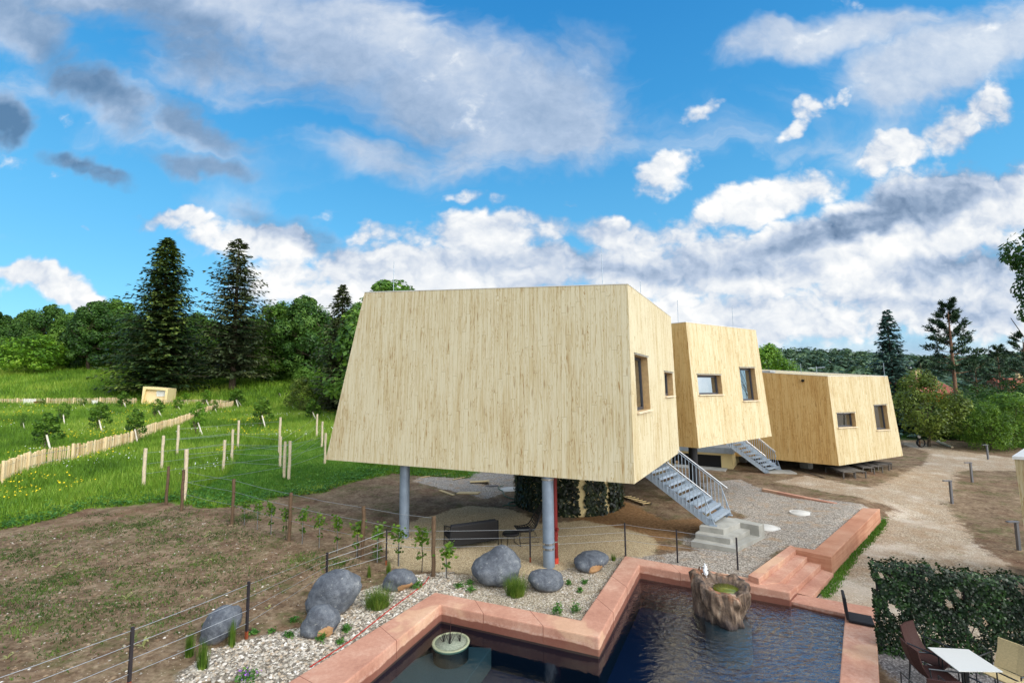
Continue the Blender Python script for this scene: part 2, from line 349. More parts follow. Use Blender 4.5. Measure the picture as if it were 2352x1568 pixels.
# ------------------------------------------------------------------ world sky with clouds (directions only)
def world(sun_el=31, sun_az=127):
    w = bpy.data.worlds.new('World'); S.world = w; w.use_nodes = True; w.node_tree.nodes.clear(); t = NT(tree=w.node_tree)
    sky = t.n('ShaderNodeTexSky', sky_type='NISHITA', sun_disc=False, sun_elevation=R(sun_el), sun_rotation=R(sun_az), air_density=1.0, dust_density=.6, ozone_density=2.2).outputs[0]
    g = t.n('ShaderNodeTexCoord').outputs['Generated']; x, y, z = t.xyz(g)
    blue = t.n('ShaderNodeHueSaturation', {'Hue': .488, 'Saturation': 1.34, 'Value': 1.0, 'Fac': 1., 'Color': sky}).outputs[0]
    ysafe = t.math('MAXIMUM', y, .12)
    u = t.math('DIVIDE', x, ysafe); v = t.math('DIVIDE', z, ysafe); uv = t.comb(u, v, 0.)
    front = t.mr(y, .05, .3)
    def noise2(vec, sc, det, ro, dist=0., col=False):
        return t.n('ShaderNodeTexNoise', {'Vector': vec, 'Scale': sc, 'Detail': det, 'Roughness': ro, 'Distortion': dist}, noise_dimensions='2D').outputs['Color' if col else 'Fac']
    wn = noise2(uv, 2.2, 5, .62, 0., True); uvw = t.vm('ADD', uv, t.vm('MULTIPLY', t.vm('SUBTRACT', wn, (.5, .5, .5)), (.34, .22, 0)))
    def px(X, Y):
        d = ray(X, Y); return d[0]/d[1], d[2]/d[1]
    def blobs(lst):
        acc = 0.
        for X, Y, rx, ry, ang, amp in lst:
            cu, cv = px(X, Y)
            w_ = uvw if isinstance(acc, float) else t.n('ShaderNodeVectorMath', {0: acc, 1: (1e-7, 0, 0), 2: uvw}, operation='MULTIPLY_ADD').outputs[0]
            m = t.n('ShaderNodeMapping', {'Vector': w_, 'Location': (cu, cv, 0), 'Rotation': (0, 0, R(-ang)), 'Scale': (rx/F, ry/F, 1)}, vector_type='TEXTURE').outputs[0]
            L = t.n('ShaderNodeVectorMath', {0: m}, operation='LENGTH').outputs['Value']
            acc = t.math('MAXIMUM', acc, t.math('MULTIPLY', t.mr(L, .3, 1.35, 1., 0.), amp))
        return acc
    # centre, radii, tilt (clockwise), amount : where cloud stands in the sky
    soft = blobs([(330,-60,620,130,12,1.1),(60,60,300,110,34,.85),(215,190,210,80,40,.8),(520,110,330,150,24,1.),(800,110,360,210,20,1.15),(1050,220,360,200,10,1.3),(1120,330,240,130,-26,1.1),(1290,150,150,130,-10,.8),
        (880,370,240,80,14,.85),(470,300,150,54,34,.75),(215,412,170,34,18,.95),(10,280,80,60,30,1.1),(1930,70,360,80,-6,.95),(2180,130,270,130,-22,1.1),(490,405,120,32,8,.6),(720,555,270,50,16,.7)])
    cum = blobs([(1585,264,80,34,-10,.85),(1530,380,80,60,-6,1.),(1840,270,66,40,-46,.95),(1960,225,130,22,-26,.75),(1790,325,60,28,-30,.8),(2220,320,170,90,-28,1.2),(2060,380,170,66,-24,1.15),(2340,250,80,100,-20,1.1),
        (1780,465,200,54,-10,1.15),(1450,515,320,56,-4,1.25),(1130,540,280,64,-6,1.2),(910,540,100,34,-6,.95),(440,515,150,30,6,1.),(620,570,260,56,12,1.15),(1100,630,520,100,0,1.4),(1700,600,560,110,0,1.45),(2180,510,340,110,-6,1.35),(2180,660,460,120,0,1.45),
        (60,665,140,54,4,1.25),(190,700,140,36,10,1.1),(700,665,200,66,0,1.05),(1268,456,50,18,-5,.8),(1100,460,70,24,0,.85),(140,518,26,10,8,.6),(1500,730,800,90,0,1.2),(2250,75,80,22,-30,.6),(1285,165,60,30,0,.5)])
    dark = blobs([(160,50,400,110,24,.55),(200,170,270,76,38,1.),(10,285,90,66,20,1.2),(225,415,230,44,18,1.1),(470,290,190,66,32,.75),(420,70,280,130,30,.75),(1000,270,320,110,10,.3),(1960,535,240,44,-10,1.15),(2160,480,280,56,-12,1.),(2330,400,180,70,-30,.85),(2230,600,220,36,-6,.8),
        (700,550,190,40,18,.95),(1300,600,360,32,3,.5),(1720,605,230,36,2,.5),(2150,690,290,26,0,.45),(490,405,160,44,8,.7),(760,160,120,160,20,.3)])
    st = t.n('ShaderNodeMapping', {'Vector': uvw, 'Rotation': (0, 0, R(-28)), 'Scale': (.85, 1.7, 1)}).outputs[0]
    nS = noise2(st, 2.4, 7, .56, .5); vu = t.n('ShaderNodeMapping', {'Vector': uv, 'Scale': (1, 1.3, 1)}).outputs[0]
    wv = t.vm('ADD', vu, t.vm('MULTIPLY', t.vm('SUBTRACT', noise2(vu, 8., 4, .6, 0., True), (.5, .5, .5)), (.10, .10, 0)))
    def billow(vec):
        n_ = t.n('ShaderNodeTexVoronoi', {'Vector': vec, 'Scale': 6.5, 'Detail': 3., 'Roughness': .6}, feature='F1', voronoi_dimensions='2D', normalize=True).outputs['Distance']
        return t.math('SUBTRACT', 1., t.math('MULTIPLY', n_, 1.8))
    nC = billow(wv); nC2 = billow(t.vm('ADD', wv, (.014, .022, 0))); nL = noise2(vu, 3.2, 6, .56, .2)
    cS = t.mr(t.math('ADD', soft, t.math('MULTIPLY', t.math('SUBTRACT', nS, .5), 2.2)), .02, 1.0)
    bil = t.math('ADD', t.math('MULTIPLY', t.math('SUBTRACT', nC, .5), 1.1), t.math('MULTIPLY', t.math('SUBTRACT', nL, .5), 1.5))
    nF = noise2(vu, 24., 5, .62, .3)
    bil = t.math('ADD', bil, t.math('MULTIPLY', t.math('SUBTRACT', nF, .5), .55))
    dC = t.math('ADD', cum, bil); cC = t.mr(dC, .24, 1.0)
    lo = t.mr(v, .01, .17, .92, 0.)      # thin veil low in the sky
    any_ = t.mr(t.noise(g, 3., 7, .6), .36, .55, .35, 1.)
    cov = t.math('MAXIMUM', t.math('MULTIPLY', cS, .86), t.math('MAXIMUM', cC, lo))
    cov = t.math('ADD', t.math('MULTIPLY', cov, front), t.math('MULTIPLY', any_, t.math('SUBTRACT', 1., front)))
    relief = t.math('MULTIPLY', t.math('SUBTRACT', nC, nC2), .5)
    litC = t.math('ADD', t.math('ADD', .72, t.math('MULTIPLY', t.math('SUBTRACT', nC, .45), .26)), relief)
    litC = t.math('ADD', litC, t.math('ADD', t.math('MULTIPLY', t.math('SUBTRACT', nL, .5), 1.05), t.math('MULTIPLY', t.math('SUBTRACT', nF, .5), .3)))
    litC = t.math('ADD', t.math('SUBTRACT', litC, t.mr(dC, 1.1, 2.3, 0., .14)), .05)
    litS = t.math('ADD', .57, t.math('ADD', t.math('MULTIPLY', t.math('SUBTRACT', nS, .5), .55), t.math('ADD', t.math('MULTIPLY', t.math('SUBTRACT', nL, .5), .7), t.math('MULTIPLY', t.math('SUBTRACT', nF, .5), .22))))
    lit = t.math('ADD', litS, t.math('MULTIPLY', cC, t.math('SUBTRACT', litC, litS)))
    lit = t.math('SUBTRACT', lit, t.math('MULTIPLY', dark, t.mr(t.math('ADD', t.math('MULTIPLY', nS, .5), t.math('MULTIPLY', nL, .5)), .3, .66, .2, .66)))
    lit = t.math('MAXIMUM', lit, t.mr(v, .0, .14, .82, .0))
    lit = t.math('ADD', t.math('MULTIPLY', lit, front), t.math('MULTIPLY', .75, t.math('SUBTRACT', 1., front)))
    cc = t.ramp(lit, [(0., (.75,1.3,2.2)), (.28, (1.9,2.6,3.7)), (.5, (3.3,3.95,5.0)), (.75, (5.3,5.6,6.0)), (1., (6.9,6.9,6.8))])
    sd = (math.sin(R(sun_az))*math.cos(R(sun_el)), math.cos(R(sun_az))*math.cos(R(sun_el)), math.sin(R(sun_el)))
    dt = t.n('ShaderNodeVectorMath', {0: g, 1: sd}, operation='DOT_PRODUCT').outputs['Value']; glow = t.math('MULTIPLY', t.mr(dt, .1, 1., 0., 1.), t.math('SUBTRACT', 1., front))
    cc = t.mix(1., cc, t.mix(glow, (1, 1, 1), (4.2, 4.0, 3.7)), 'MULTIPLY')  # unseen cloud behind the camera made brighter sunwards, added as soft fill light
    blue2 = t.mix(1., blue, (.98, 1.36, 1.36), 'MULTIPLY')
    grad = t.ramp(t.math('MULTIPLY', z, 1.0), [(0., (1.9,4.2,6.3)), (.3, (1.0,3.4,5.9)), (.5, (.46,2.5,5.35)), (.75, (.14,1.55,4.4))])
    blue2 = t.mix(.7, blue2, grad)
    col = t.mix(cov, blue2, cc)
    ground = t.mr(z, -.08, -.01, 0., 1.)
    col = t.mix(ground, (.9, 1.1, .8), col)
    bg = t.n('ShaderNodeBackground', {0: col, 1: .12}).outputs[0]
    t.n('ShaderNodeOutputWorld', {0: bg})
    w.cycles.sampling_method = 'MANUAL'; w.cycles.sample_map_resolution = 512
    L = bpy.data.lights.new('Sun', 'SUN'); L.energy = 1.35; L.angle = R(24); L.color = (1., .97, .92)
    o = bpy.data.objects.new('Sun', L); C.objects.link(o)
    d = Vector((math.sin(R(sun_az))*math.cos(R(sun_el)), math.cos(R(sun_az))*math.cos(R(sun_el)), math.sin(R(sun_el))))
    o.rotation_euler = d.to_track_quat('Z', 'Y').to_euler(); o.location = (30, -20, 40)
world()
# ------------------------------------------------------------------ camera
cam = bpy.data.cameras.new('camera'); co = bpy.data.objects.new('camera', cam); C.objects.link(co); S.camera = co
cam.sensor_width = 36; cam.lens = 1850/4096*36; cam.clip_end = 5000; cam.clip_start = .1
fw = Vector((0, math.cos(PIT), math.sin(PIT))); up0 = Vector((0, -math.sin(PIT), math.cos(PIT))); r0 = Vector((1, 0, 0))
cr, sr = math.cos(ROL), math.sin(ROL)
rt = r0*cr+up0*sr; up = -r0*sr+up0*cr
co.matrix_world = Matrix(((rt.x, up.x, -fw.x, 0), (rt.y, up.y, -fw.y, 0), (rt.z, up.z, -fw.z, H), (0, 0, 0, 1)))
S.view_settings.view_transform = 'Standard'; S.view_settings.look = 'None'; S.view_settings.exposure = .34; S.view_settings.gamma = 1
# ------------------------------------------------------------------ pool outline
xy = lambda p: (float(p[0]), float(p[1]))
def ext(a, b, L): a = np.array(a[:2]); b = np.array(b[:2]); d = (b-a)/np.linalg.norm(b-a); return b+d*L
ZW = .1; ZD = .06; ZL = -.17; ZWAT = -.27
Ao1, Ao0 = pz(999,1359,ZW), pz(663,1564.6,ZW); Ai1, Ai0 = pz(1012.4,1387.8,ZW), pz(791.5,1568,ZW)
BCo, BCi = pz(1333.9,1423.2,ZW), pz(1375.4,1463.6,ZW)
CDo, CDi = pz(1435.3,1275.6,ZW), pz(1468.2,1296.8,ZW)
DEo, DEi = pz(*c9(1210,600),ZD), pz(*c9(1140,668),ZD)
LI0 = pz(*c9(1150,752),ZL); LO0 = pz(*c9(1410,715),ZL); LIc = pz(*c9(1692,880),ZL); LOc = pz(*c9(1990,815),ZL)
LIe = pz(*c9(1632,1568),ZL); LOe = pz(2020,1568,ZL)
Aoe = ext(Ao1, Ao0, 4.5); Aie = ext(Ai1, Ai0, 4.5); LIee = ext(LIc, LIe, 3.5); LOee = ext(LOc, LOe, 3.5)
poolpoly = [xy(p) for p in (Aie, Ai1, BCi, CDi, DEi, LI0, LIc, LIee)]
holepoly = [xy(p) for p in (Aie, (np.array(Ai1)+Ao1)/2, (np.array(BCi)+BCo)/2, (np.array(CDi)+CDo)/2, (np.array(DEi)+DEo)/2, LI0, (np.array(LIc)+LOc)/2, LIee)]
def sdist(poly, X, Y):
    X = np.asarray(X, float); Y = np.asarray(Y, float); d = np.full(X.shape, 1e9); ins = np.zeros(X.shape, bool); n = len(poly)
    for i in range(n):
        ax, ay = poly[i][:2]; bx, by = poly[(i+1) % n][:2]
        ex, ey = bx-ax, by-ay; wx, wy = X-ax, Y-ay
        t = np.clip((wx*ex+wy*ey)/(ex*ex+ey*ey+1e-12), 0, 1)
        d = np.minimum(d, (wx-ex*t)**2+(wy-ey*t)**2)
        c = ((ay <= Y) & (by > Y)) | ((by <= Y) & (ay > Y))
        with np.errstate(divide='ignore', invalid='ignore'):
            ins ^= c & (X < ax+(Y-ay)/(by-ay if by != ay else 1e-9)*ex)
    return np.where(ins, 1, -1)*np.sqrt(d)
# ------------------------------------------------------------------ ground zones (polygons measured on the photo, laid on the ground)
P2 = lambda lst: [xy(pt(*q)) for q in lst]
grass_edge = [(0,1218),(120,1192),(200,1168),(390,1152),(480,1168),(560,1160),(640,1142),(740,1132),(800,1110),(900,1088)]
Zg = P2(grass_edge)+[(-2.2,27.5),(-1.,36),(4.,60),(4.,300),(-400,300),(-400,20),(-60,15)]
Zpeb = P2([(400,1567),(470,1495),(560,1470),(690,1440),(770,1390),(840,1352),(940,1322),(1040,1312),(1075,1345),(1060,1385),(1012,1388),(663,1567)])
Zfine = P2([(960,1335),(1050,1318),(1230,1325),(1420,1280),(1435,1276),(1340,1425),(1010,1375)])
Zsand = P2([(900,1300),(880,1240),(960,1190),(1080,1160),(1180,1170),(1240,1200),(1340,1195),(1480,1225),(1515,1245),(1490,1290),(1430,1290),(1240,1320),(1080,1320)])
Zterr = [xy(p) for p in (CDo, DEo, pz(*c9(760,470),.1), pz(*c9(1130,207),.1), pz(1909,1277,.1))]+[(15.1,19.6),(12.4,23.4)]+P2([(1700,1100),(1610,1110),(1640,1160),(1720,1185),(1560,1240),(1600,1262),(1500,1275)])
Zback = P2([(950,1105),(975,1092),(1060,1082),(1180,1088),(1180,1125),(1120,1145),(1040,1128)])
Zbrown = P2([(1280,1205),(1430,1150),(1530,1195),(1640,1185),(1620,1215),(1500,1245),(1560,1262),(1510,1262),(1440,1225)])
Zpath = P2([(1840,1385),(1905,1320),(2025,1190),(2060,1168),(2000,1150),(1780,1105),(1850,1092),(2000,1120),(2120,1065),(2140,1040),(2070,1020),(2075,1010),(2200,1035),(2300,1048),(2351,1055),(2351,1082),(2200,1080),(2175,1160),(2240,1240),(2320,1310),(2351,1330)])+[(14,10),(14,3),(6,3),(8.6,12.3)]
Zgr2 = P2([(1880,1365),(1905,1320),(2000,1215),(2035,1185),(2030,1215),(1975,1270),(1925,1345),(1900,1372)])
Zbank = P2([(2075,1005),(2130,1000),(2200,1008),(2351,1030),(2351,985),(2080,980)])
Zlawn = P2([(430,1140),(520,1090),(560,1030),(740,1010),(760,1050),(900,1080),(800,1108),(640,1140),(540,1160)])
Zseat = [(7.5, 10.5), (5.5, 4), (15, 4), (15, 8.2)]
def axis(segs):
    out = []
    for a, b, st in segs: out += list(np.arange(a, b, st))
    return np.array(out)
def terrain():
    xs = axis([(-400,-120,20),(-120,-45,3),(-45,-16,.6),(-16,-9,.3),(-9,11,.15),(11,22,.28),(22,45,.8),(45,120,4),(120,601,30)])
    ys = axis([(-12,4,1),(4,7,.3),(7,20,.15),(20,32,.28),(32,60,.8),(60,130,2.),(130,300,10),(300,1601,65)])
    X, Y = np.meshgrid(xs, ys); Z = zt(X, Y)
    Z = Z+RG.normal(0, .006, Z.shape)*(Y < 35)
    # a shallow dug pit among the boards
    pc = pt(1130, 1112); Z -= .32*np.exp(-(((X-pc[0])/.55)**2+((Y-pc[1])/.45)**2)**2)
    low = [xy(q_) for q_ in (pz(*c9(1200,243),.2), pz(*c9(835,527),.2), DEo, LO0, pz(*c9(1560,505),-.2))]
    Z = np.where(sdist(low, X, Y) > -.10, np.minimum(Z, -.36), Z)
    nx, ny = len(xs), len(ys); idx = np.arange(nx*ny).reshape(ny, nx)
    q = np.stack([idx[:-1, :-1], idx[:-1, 1:], idx[1:, 1:], idx[1:, :-1]], -1).reshape(-1, 4)
    V = np.stack([X, Y, Z], -1).reshape(-1, 3); cen = V[q].mean(1)
    keep = sdist(holepoly, cen[:, 0], cen[:, 1]) < 0
    stp = [xy(p) for p in (pz(*c9(1130,207),.2), pz(*c9(760,470),.2), DEo, LO0, pz(*c9(1560,505),-.2))]
    del stp
    o = npmesh('ground', V, q[keep], None, smooth=True); me = o.data
    def at(nm, val):
        a = me.attributes.new(nm, 'FLOAT', 'POINT'); a.data.foreach_set('value', np.asarray(val, np.float32).ravel())
    x, y = V[:, 0], V[:, 1]
    for nm, poly, w in (('grass', Zg, .8), ('pebble', Zpeb, .25), ('fine', Zfine, .5), ('sand', Zsand, .4), ('terr', Zterr, .4), ('back', Zback, .3), ('brown', Zbrown, .5), ('path', Zpath, .7), ('grb', Zgr2, .5), ('bank', Zbank, .9), ('seat', Zseat, .4)):
        at(nm, np.clip(.5+sdist(poly, x, y)/(2*w), -.5, 1.5))
    at('far', np.where((y > 42) & (x > 4), 1, 0))
    t = NT('ground_earth'); p = t.pos()
    n0 = t.noise(p, .35, 5, .6); n1 = t.noise(p, 1.6, 6, .65); n2 = t.noise(p, 9, 5, .65); n3 = t.noise(p, 38, 4, .7); nb = t.noise(p, 4, 5, .6)
    ed = t.math('MULTIPLY', t.math('SUBTRACT', t.math('ADD', t.math('MULTIPLY', n1, .6), t.math('MULTIPLY', nb, .4)), .5), 1.5)
    ed = t.math('ADD', ed, t.math('MULTIPLY', t.math('SUBTRACT', n3, .5), .5))
    W = lambda nm, a=.4, b=.6: t.mr(t.math('ADD', t.attr(nm), ed), a, b)
    soil = t.ramp(t.math('ADD', t.math('MULTIPLY', n1, .5), t.math('MULTIPLY', n2, .5)), [(.32, hx(66,51,40)), (.46, hx(110,90,70)), (.58, hx(142,122,98)), (.72, hx(174,156,130))])
    soil = t.mix(t.mr(n0, .5, .72, 0., .45), soil, hx(108,66,48))
    soil = t.mix(t.mr(n3, .56, .72, 0., .6), soil, hx(54,40,30))
    gw = t.math('MULTIPLY', t.mr(t.noise(t.vm('MULTIPLY', p, (1.2, 1.2, 1)), .55, 6, .7), .46, .62), t.mr(nb, .36, .62))
    soil = t.mix(t.math('MULTIPLY', gw, .7), soil, t.mix(n2, hx(58,68,30), hx(96,98,54)))
    vc = t.n('ShaderNodeTexVoronoi', {'Vector': p, 'Scale': 15.}); spk = t.math('MULTIPLY', t.mr(vc.outputs['Distance'], .10, .17, 1., 0.), t.math('GREATER_THAN', t.xyz(vc.outputs['Color'])[0], .62))
    soil = t.mix(t.math('MULTIPLY', spk, .8), soil, hx(206,190,172))
    def gravel(a, b, c, sc=30):
        v = t.n('ShaderNodeTexVoronoi', {'Vector': p, 'Scale': float(sc)}); cr = t.xyz(v.outputs['Color'])[1]
        base = t.ramp(t.math('ADD', t.math('MULTIPLY', cr, .65), t.math('MULTIPLY', n2, .4)), [(.15, a), (.5, b), (.9, c)])
        return t.mix(t.mr(v.outputs['Distance'], .3, .75, 0., .55), base, tuple(q*.35 for q in a))
    terr = gravel(hx(120,110,100), hx(170,160,148), hx(208,200,188), 26)
    terr = t.mix(t.mr(n1, .5, .68, 0., .6), terr, hx(168,138,104))
    fine = gravel(hx(124,110,90), hx(176,162,138), hx(214,206,190), 32)
    pebb = gravel(hx(96,86,72), hx(150,138,120), hx(196,188,174), 24)
    sand = gravel(hx(160,138,106), hx(200,178,140), hx(222,206,174), 40)
    path = gravel(hx(140,120,98), hx(184,164,138), hx(214,200,178), 30)
    path = t.mix(t.mr(n1, .42, .62, 0., .5), path, hx(152,124,94)); path = t.mix(t.mr(n0, .5, .68, 0., .45), path, hx(216,206,192))
    path = t.mix(t.mr(nb, .62, .74, 0., .45), path, hx(104,110,58))
    brown = t.ramp(n2, [(.3, hx(104,74,48)), (.55, hx(144,110,74)), (.75, hx(170,140,104))])
    grass = t.ramp(t.math('ADD', t.math('MULTIPLY', n1, .5), t.math('MULTIPLY', n3, .5)), [(.3, hx(44,66,20)), (.52, hx(82,112,36)), (.7, hx(120,142,54))])
    c = soil
    for nm, cc in (('brown', brown), ('sand', sand), ('back', terr), ('path', path), ('terr', terr), ('fine', fine), ('pebble', pebb), ('seat', gravel(hx(104,100,100), hx(150,145,144), hx(190,186,184), 34))):
        c = t.mix(W(nm), c, cc)
    c = t.mix(W('grass', .45, .6), c, grass); c = t.mix(W('bank', .45, .6), c, grass); c = t.mix(t.math('MULTIPLY', W('grb', .5, .75), .8), c, grass)
    c = t.mix(t.attr('far'), c, hx(52,70,34))
    h = t.math('ADD', t.math('MULTIPLY', n2, .7), t.math('MULTIPLY', n3, .6))
    m = t.out(t.bsdf(c, .95, t.bump(h, .6, .05), 0, .15)); me.materials.append(m); o['kind'] = 'structure'
    return o
terrain()
# distant wooded hill ground
def far_hill():
    xs = np.linspace(-200, 900, 80); ys = np.linspace(150, 700, 40); X, Y = np.meshgrid(xs, ys)
    Z = -6+hillz(X, Y); idx = np.arange(X.size).reshape(X.shape)
    q = np.stack([idx[:-1, :-1], idx[:-1, 1:], idx[1:, 1:], idx[1:, :-1]], -1).reshape(-1, 4)
    t = NT('hill_ground'); n = t.noise(t.pos(), .05, 4)
    o = npmesh('hill', np.stack([X, Y, Z], -1).reshape(-1, 3), q, t.out(t.bsdf(t.mix(n, hx(26,40,24), hx(48,66,36)), .95)), smooth=True); o['kind'] = 'structure'
def hillz(X, Y):
    ridge = 36*sst(190, 420, Y)*(.82+.12*np.sin(X*.012+.6)+.06*np.sin(X*.031))
    return ridge*sst(-120, 30, X)*(1-.28*sst(300, 560, X))
far_hill()
# ------------------------------------------------------------------ pool
def pool():
    root = empty('pool_wall', (CDo[0], CDo[1], 0))
    tag(root, 'zigzag terracotta concrete wall framing the dark pool', 'pool wall')
    inv = np.array([CDo[0], CDo[1], 0])
    def seg(name, poly, z1, z0=-1.1, bev=.025):
        b = MB(); b.org = inv; b.prism([xy(p) for p in poly], z0, z1); return b.build(name, MT['terracotta_low'], root, bevel=bev)
    hi = [Aoe, Ao1, BCo, CDo, DEo, DEi, CDi, BCi, Ai1, Aie]
    b = MB(); b.org = inv; vs = [(p[0], p[1]) for p in hi]; zs = [ZW, ZW, ZW, ZW, ZD, ZD, ZW, ZW, ZW, ZW]
    n = len(vs); V = [(x, y, z) for (x, y), z in zip(vs, zs)]+[(x, y, -1.1) for x, y in vs]
    top = [(0, 1, 8, 9), (1, 2, 7, 8), (2, 3, 6, 7), (3, 4, 5, 6)]
    fs = [t[::-1] for t in top]+[(i, (i+1) % n, (i+1) % n+n, i+n)[::1] for i in range(n)]
    b.add(V, fs); o = b.build('high_wall', MT['terracotta'], root, bevel=.03)
    bm = bmesh.new(); bm.from_mesh(o.data); bmesh.ops.recalc_face_normals(bm, faces=bm.faces); bm.to_mesh(o.data); bm.free()
    seg('low_wall', [ext(LIc, LI0, .45), ext(LOc, LO0, .45), LO0, LOc, LOee, LIee, LIc, LI0], ZL)
    for (o0, o1, i0, i1, fr) in ((Aoe, Ao1, Aie, Ai1, (.35, .55, .78)), (Ao1, BCo, Ai1, BCi, (.3, .68)), (BCo, CDo, BCi, CDi, (.28, .62)), (CDo, DEo, CDi, DEi, (.3, .66))):
        for f_ in fr:
            v2 = lambda q_: np.array(q_[:2]); a_ = v2(o0)+(v2(o1)-v2(o0))*f_; c_ = v2(i0)+(v2(i1)-v2(i0))*f_; j = MB(); j.org = inv; zz = ZW+((ZD-ZW)*f_ if o0 is CDo else 0); j.bar((a_[0], a_[1], zz-.003), (c_[0], c_[1], zz-.004), .009, .01); j.bar((c_[0], c_[1], zz-.01), (c_[0], c_[1], -.25), .008, .01, up=(1, 0, 0)); j.build('joint', MT['joint'], root)
    # water, floor
    water = MB(); water.prism(poolpoly, ZWAT-.001, ZWAT)
    me = bpy.data.meshes.new('pool_water'); me.from_pydata([(x, y, ZWAT) for x, y in poolpoly], [], [tuple(range(len(poolpoly)))])
    t = NT('pool_water_surface'); p = t.pos()
    ft = pz(1676, 1420, ZWAT); d = t.n('ShaderNodeVectorMath', {0: p, 1: (ft[0], ft[1], ZWAT)}, operation='DISTANCE').outputs['Value']
    rp = t.math('SINE', t.math('ADD', t.math('MULTIPLY', d, 26.), t.math('MULTIPLY', t.noise(p, 3., 3), 14.)))
    x, y, z = t.xyz(p); east = t.mr(x, 1.6, 5.2, .05, 1.)
    n1 = t.noise(t.vm('MULTIPLY', p, (1., 1.6, 1.)), 5.5, 4, .6, .6); n2 = t.noise(p, 13, 3, .55, .8)
    hgt = t.math('ADD', t.math('MULTIPLY', n1, 1.0), t.math('ADD', t.math('MULTIPLY', rp, .10), t.math('MULTIPLY', n2, .35)))
    hgt = t.math('MULTIPLY', hgt, east)
    nm = t.bump(hgt, .8, .04)
    fr = t.n('ShaderNodeFresnel', {'IOR': 1.33, 'Normal': nm}).outputs[0]
    gl = t.n('ShaderNodeBsdfGlossy', {'Color': (1, 1, 1, 1), 'Roughness': .02, 'Normal': nm}).outputs[0]
    tr = t.n('ShaderNodeBsdfTransparent', {0: (.36, .52, .6, 1)}).outputs[0]
    m = t.out(t.n('ShaderNodeMixShader', {0: t.math('MULTIPLY', fr, t.mr(x, .5, 5.8, .07, .36)), 1: tr, 2: gl}).outputs[0])
    o = link('pool_water', me, m); o['kind'] = 'structure'
    me = bpy.data.meshes.new('pool_floor'); me.from_pydata([(x, y, -1.05) for x, y in poolpoly], [], [tuple(range(len(poolpoly)))])
    t = NT('pool_liner'); n = t.noise(t.pos(), .8, 4); o = link('pool_floor', me, t.out(t.bsdf(t.mix(n, hx(20,34,66), hx(28,46,84)), .8))); o['kind'] = 'structure'
    zq = -.62; b = MB(); q = [pz(1129,1488,zq), pz(1030,1484,zq), pz(960,1512,zq), pz(822,1568,zq), ext(pz(960,1512,zq), pz(822,1568,zq), 2.), ext(pz(1129,1488,zq), pz(1080,1555,zq), 2.)]
    b.prism([xy(p) for p in q], -1.04, -.6); o = b.build('underwater_platform', MT['slate_platform'], None, bevel=.02)
    tag(o, 'pale grey platform lying under water in the near left of the pool', 'platform')
pool()
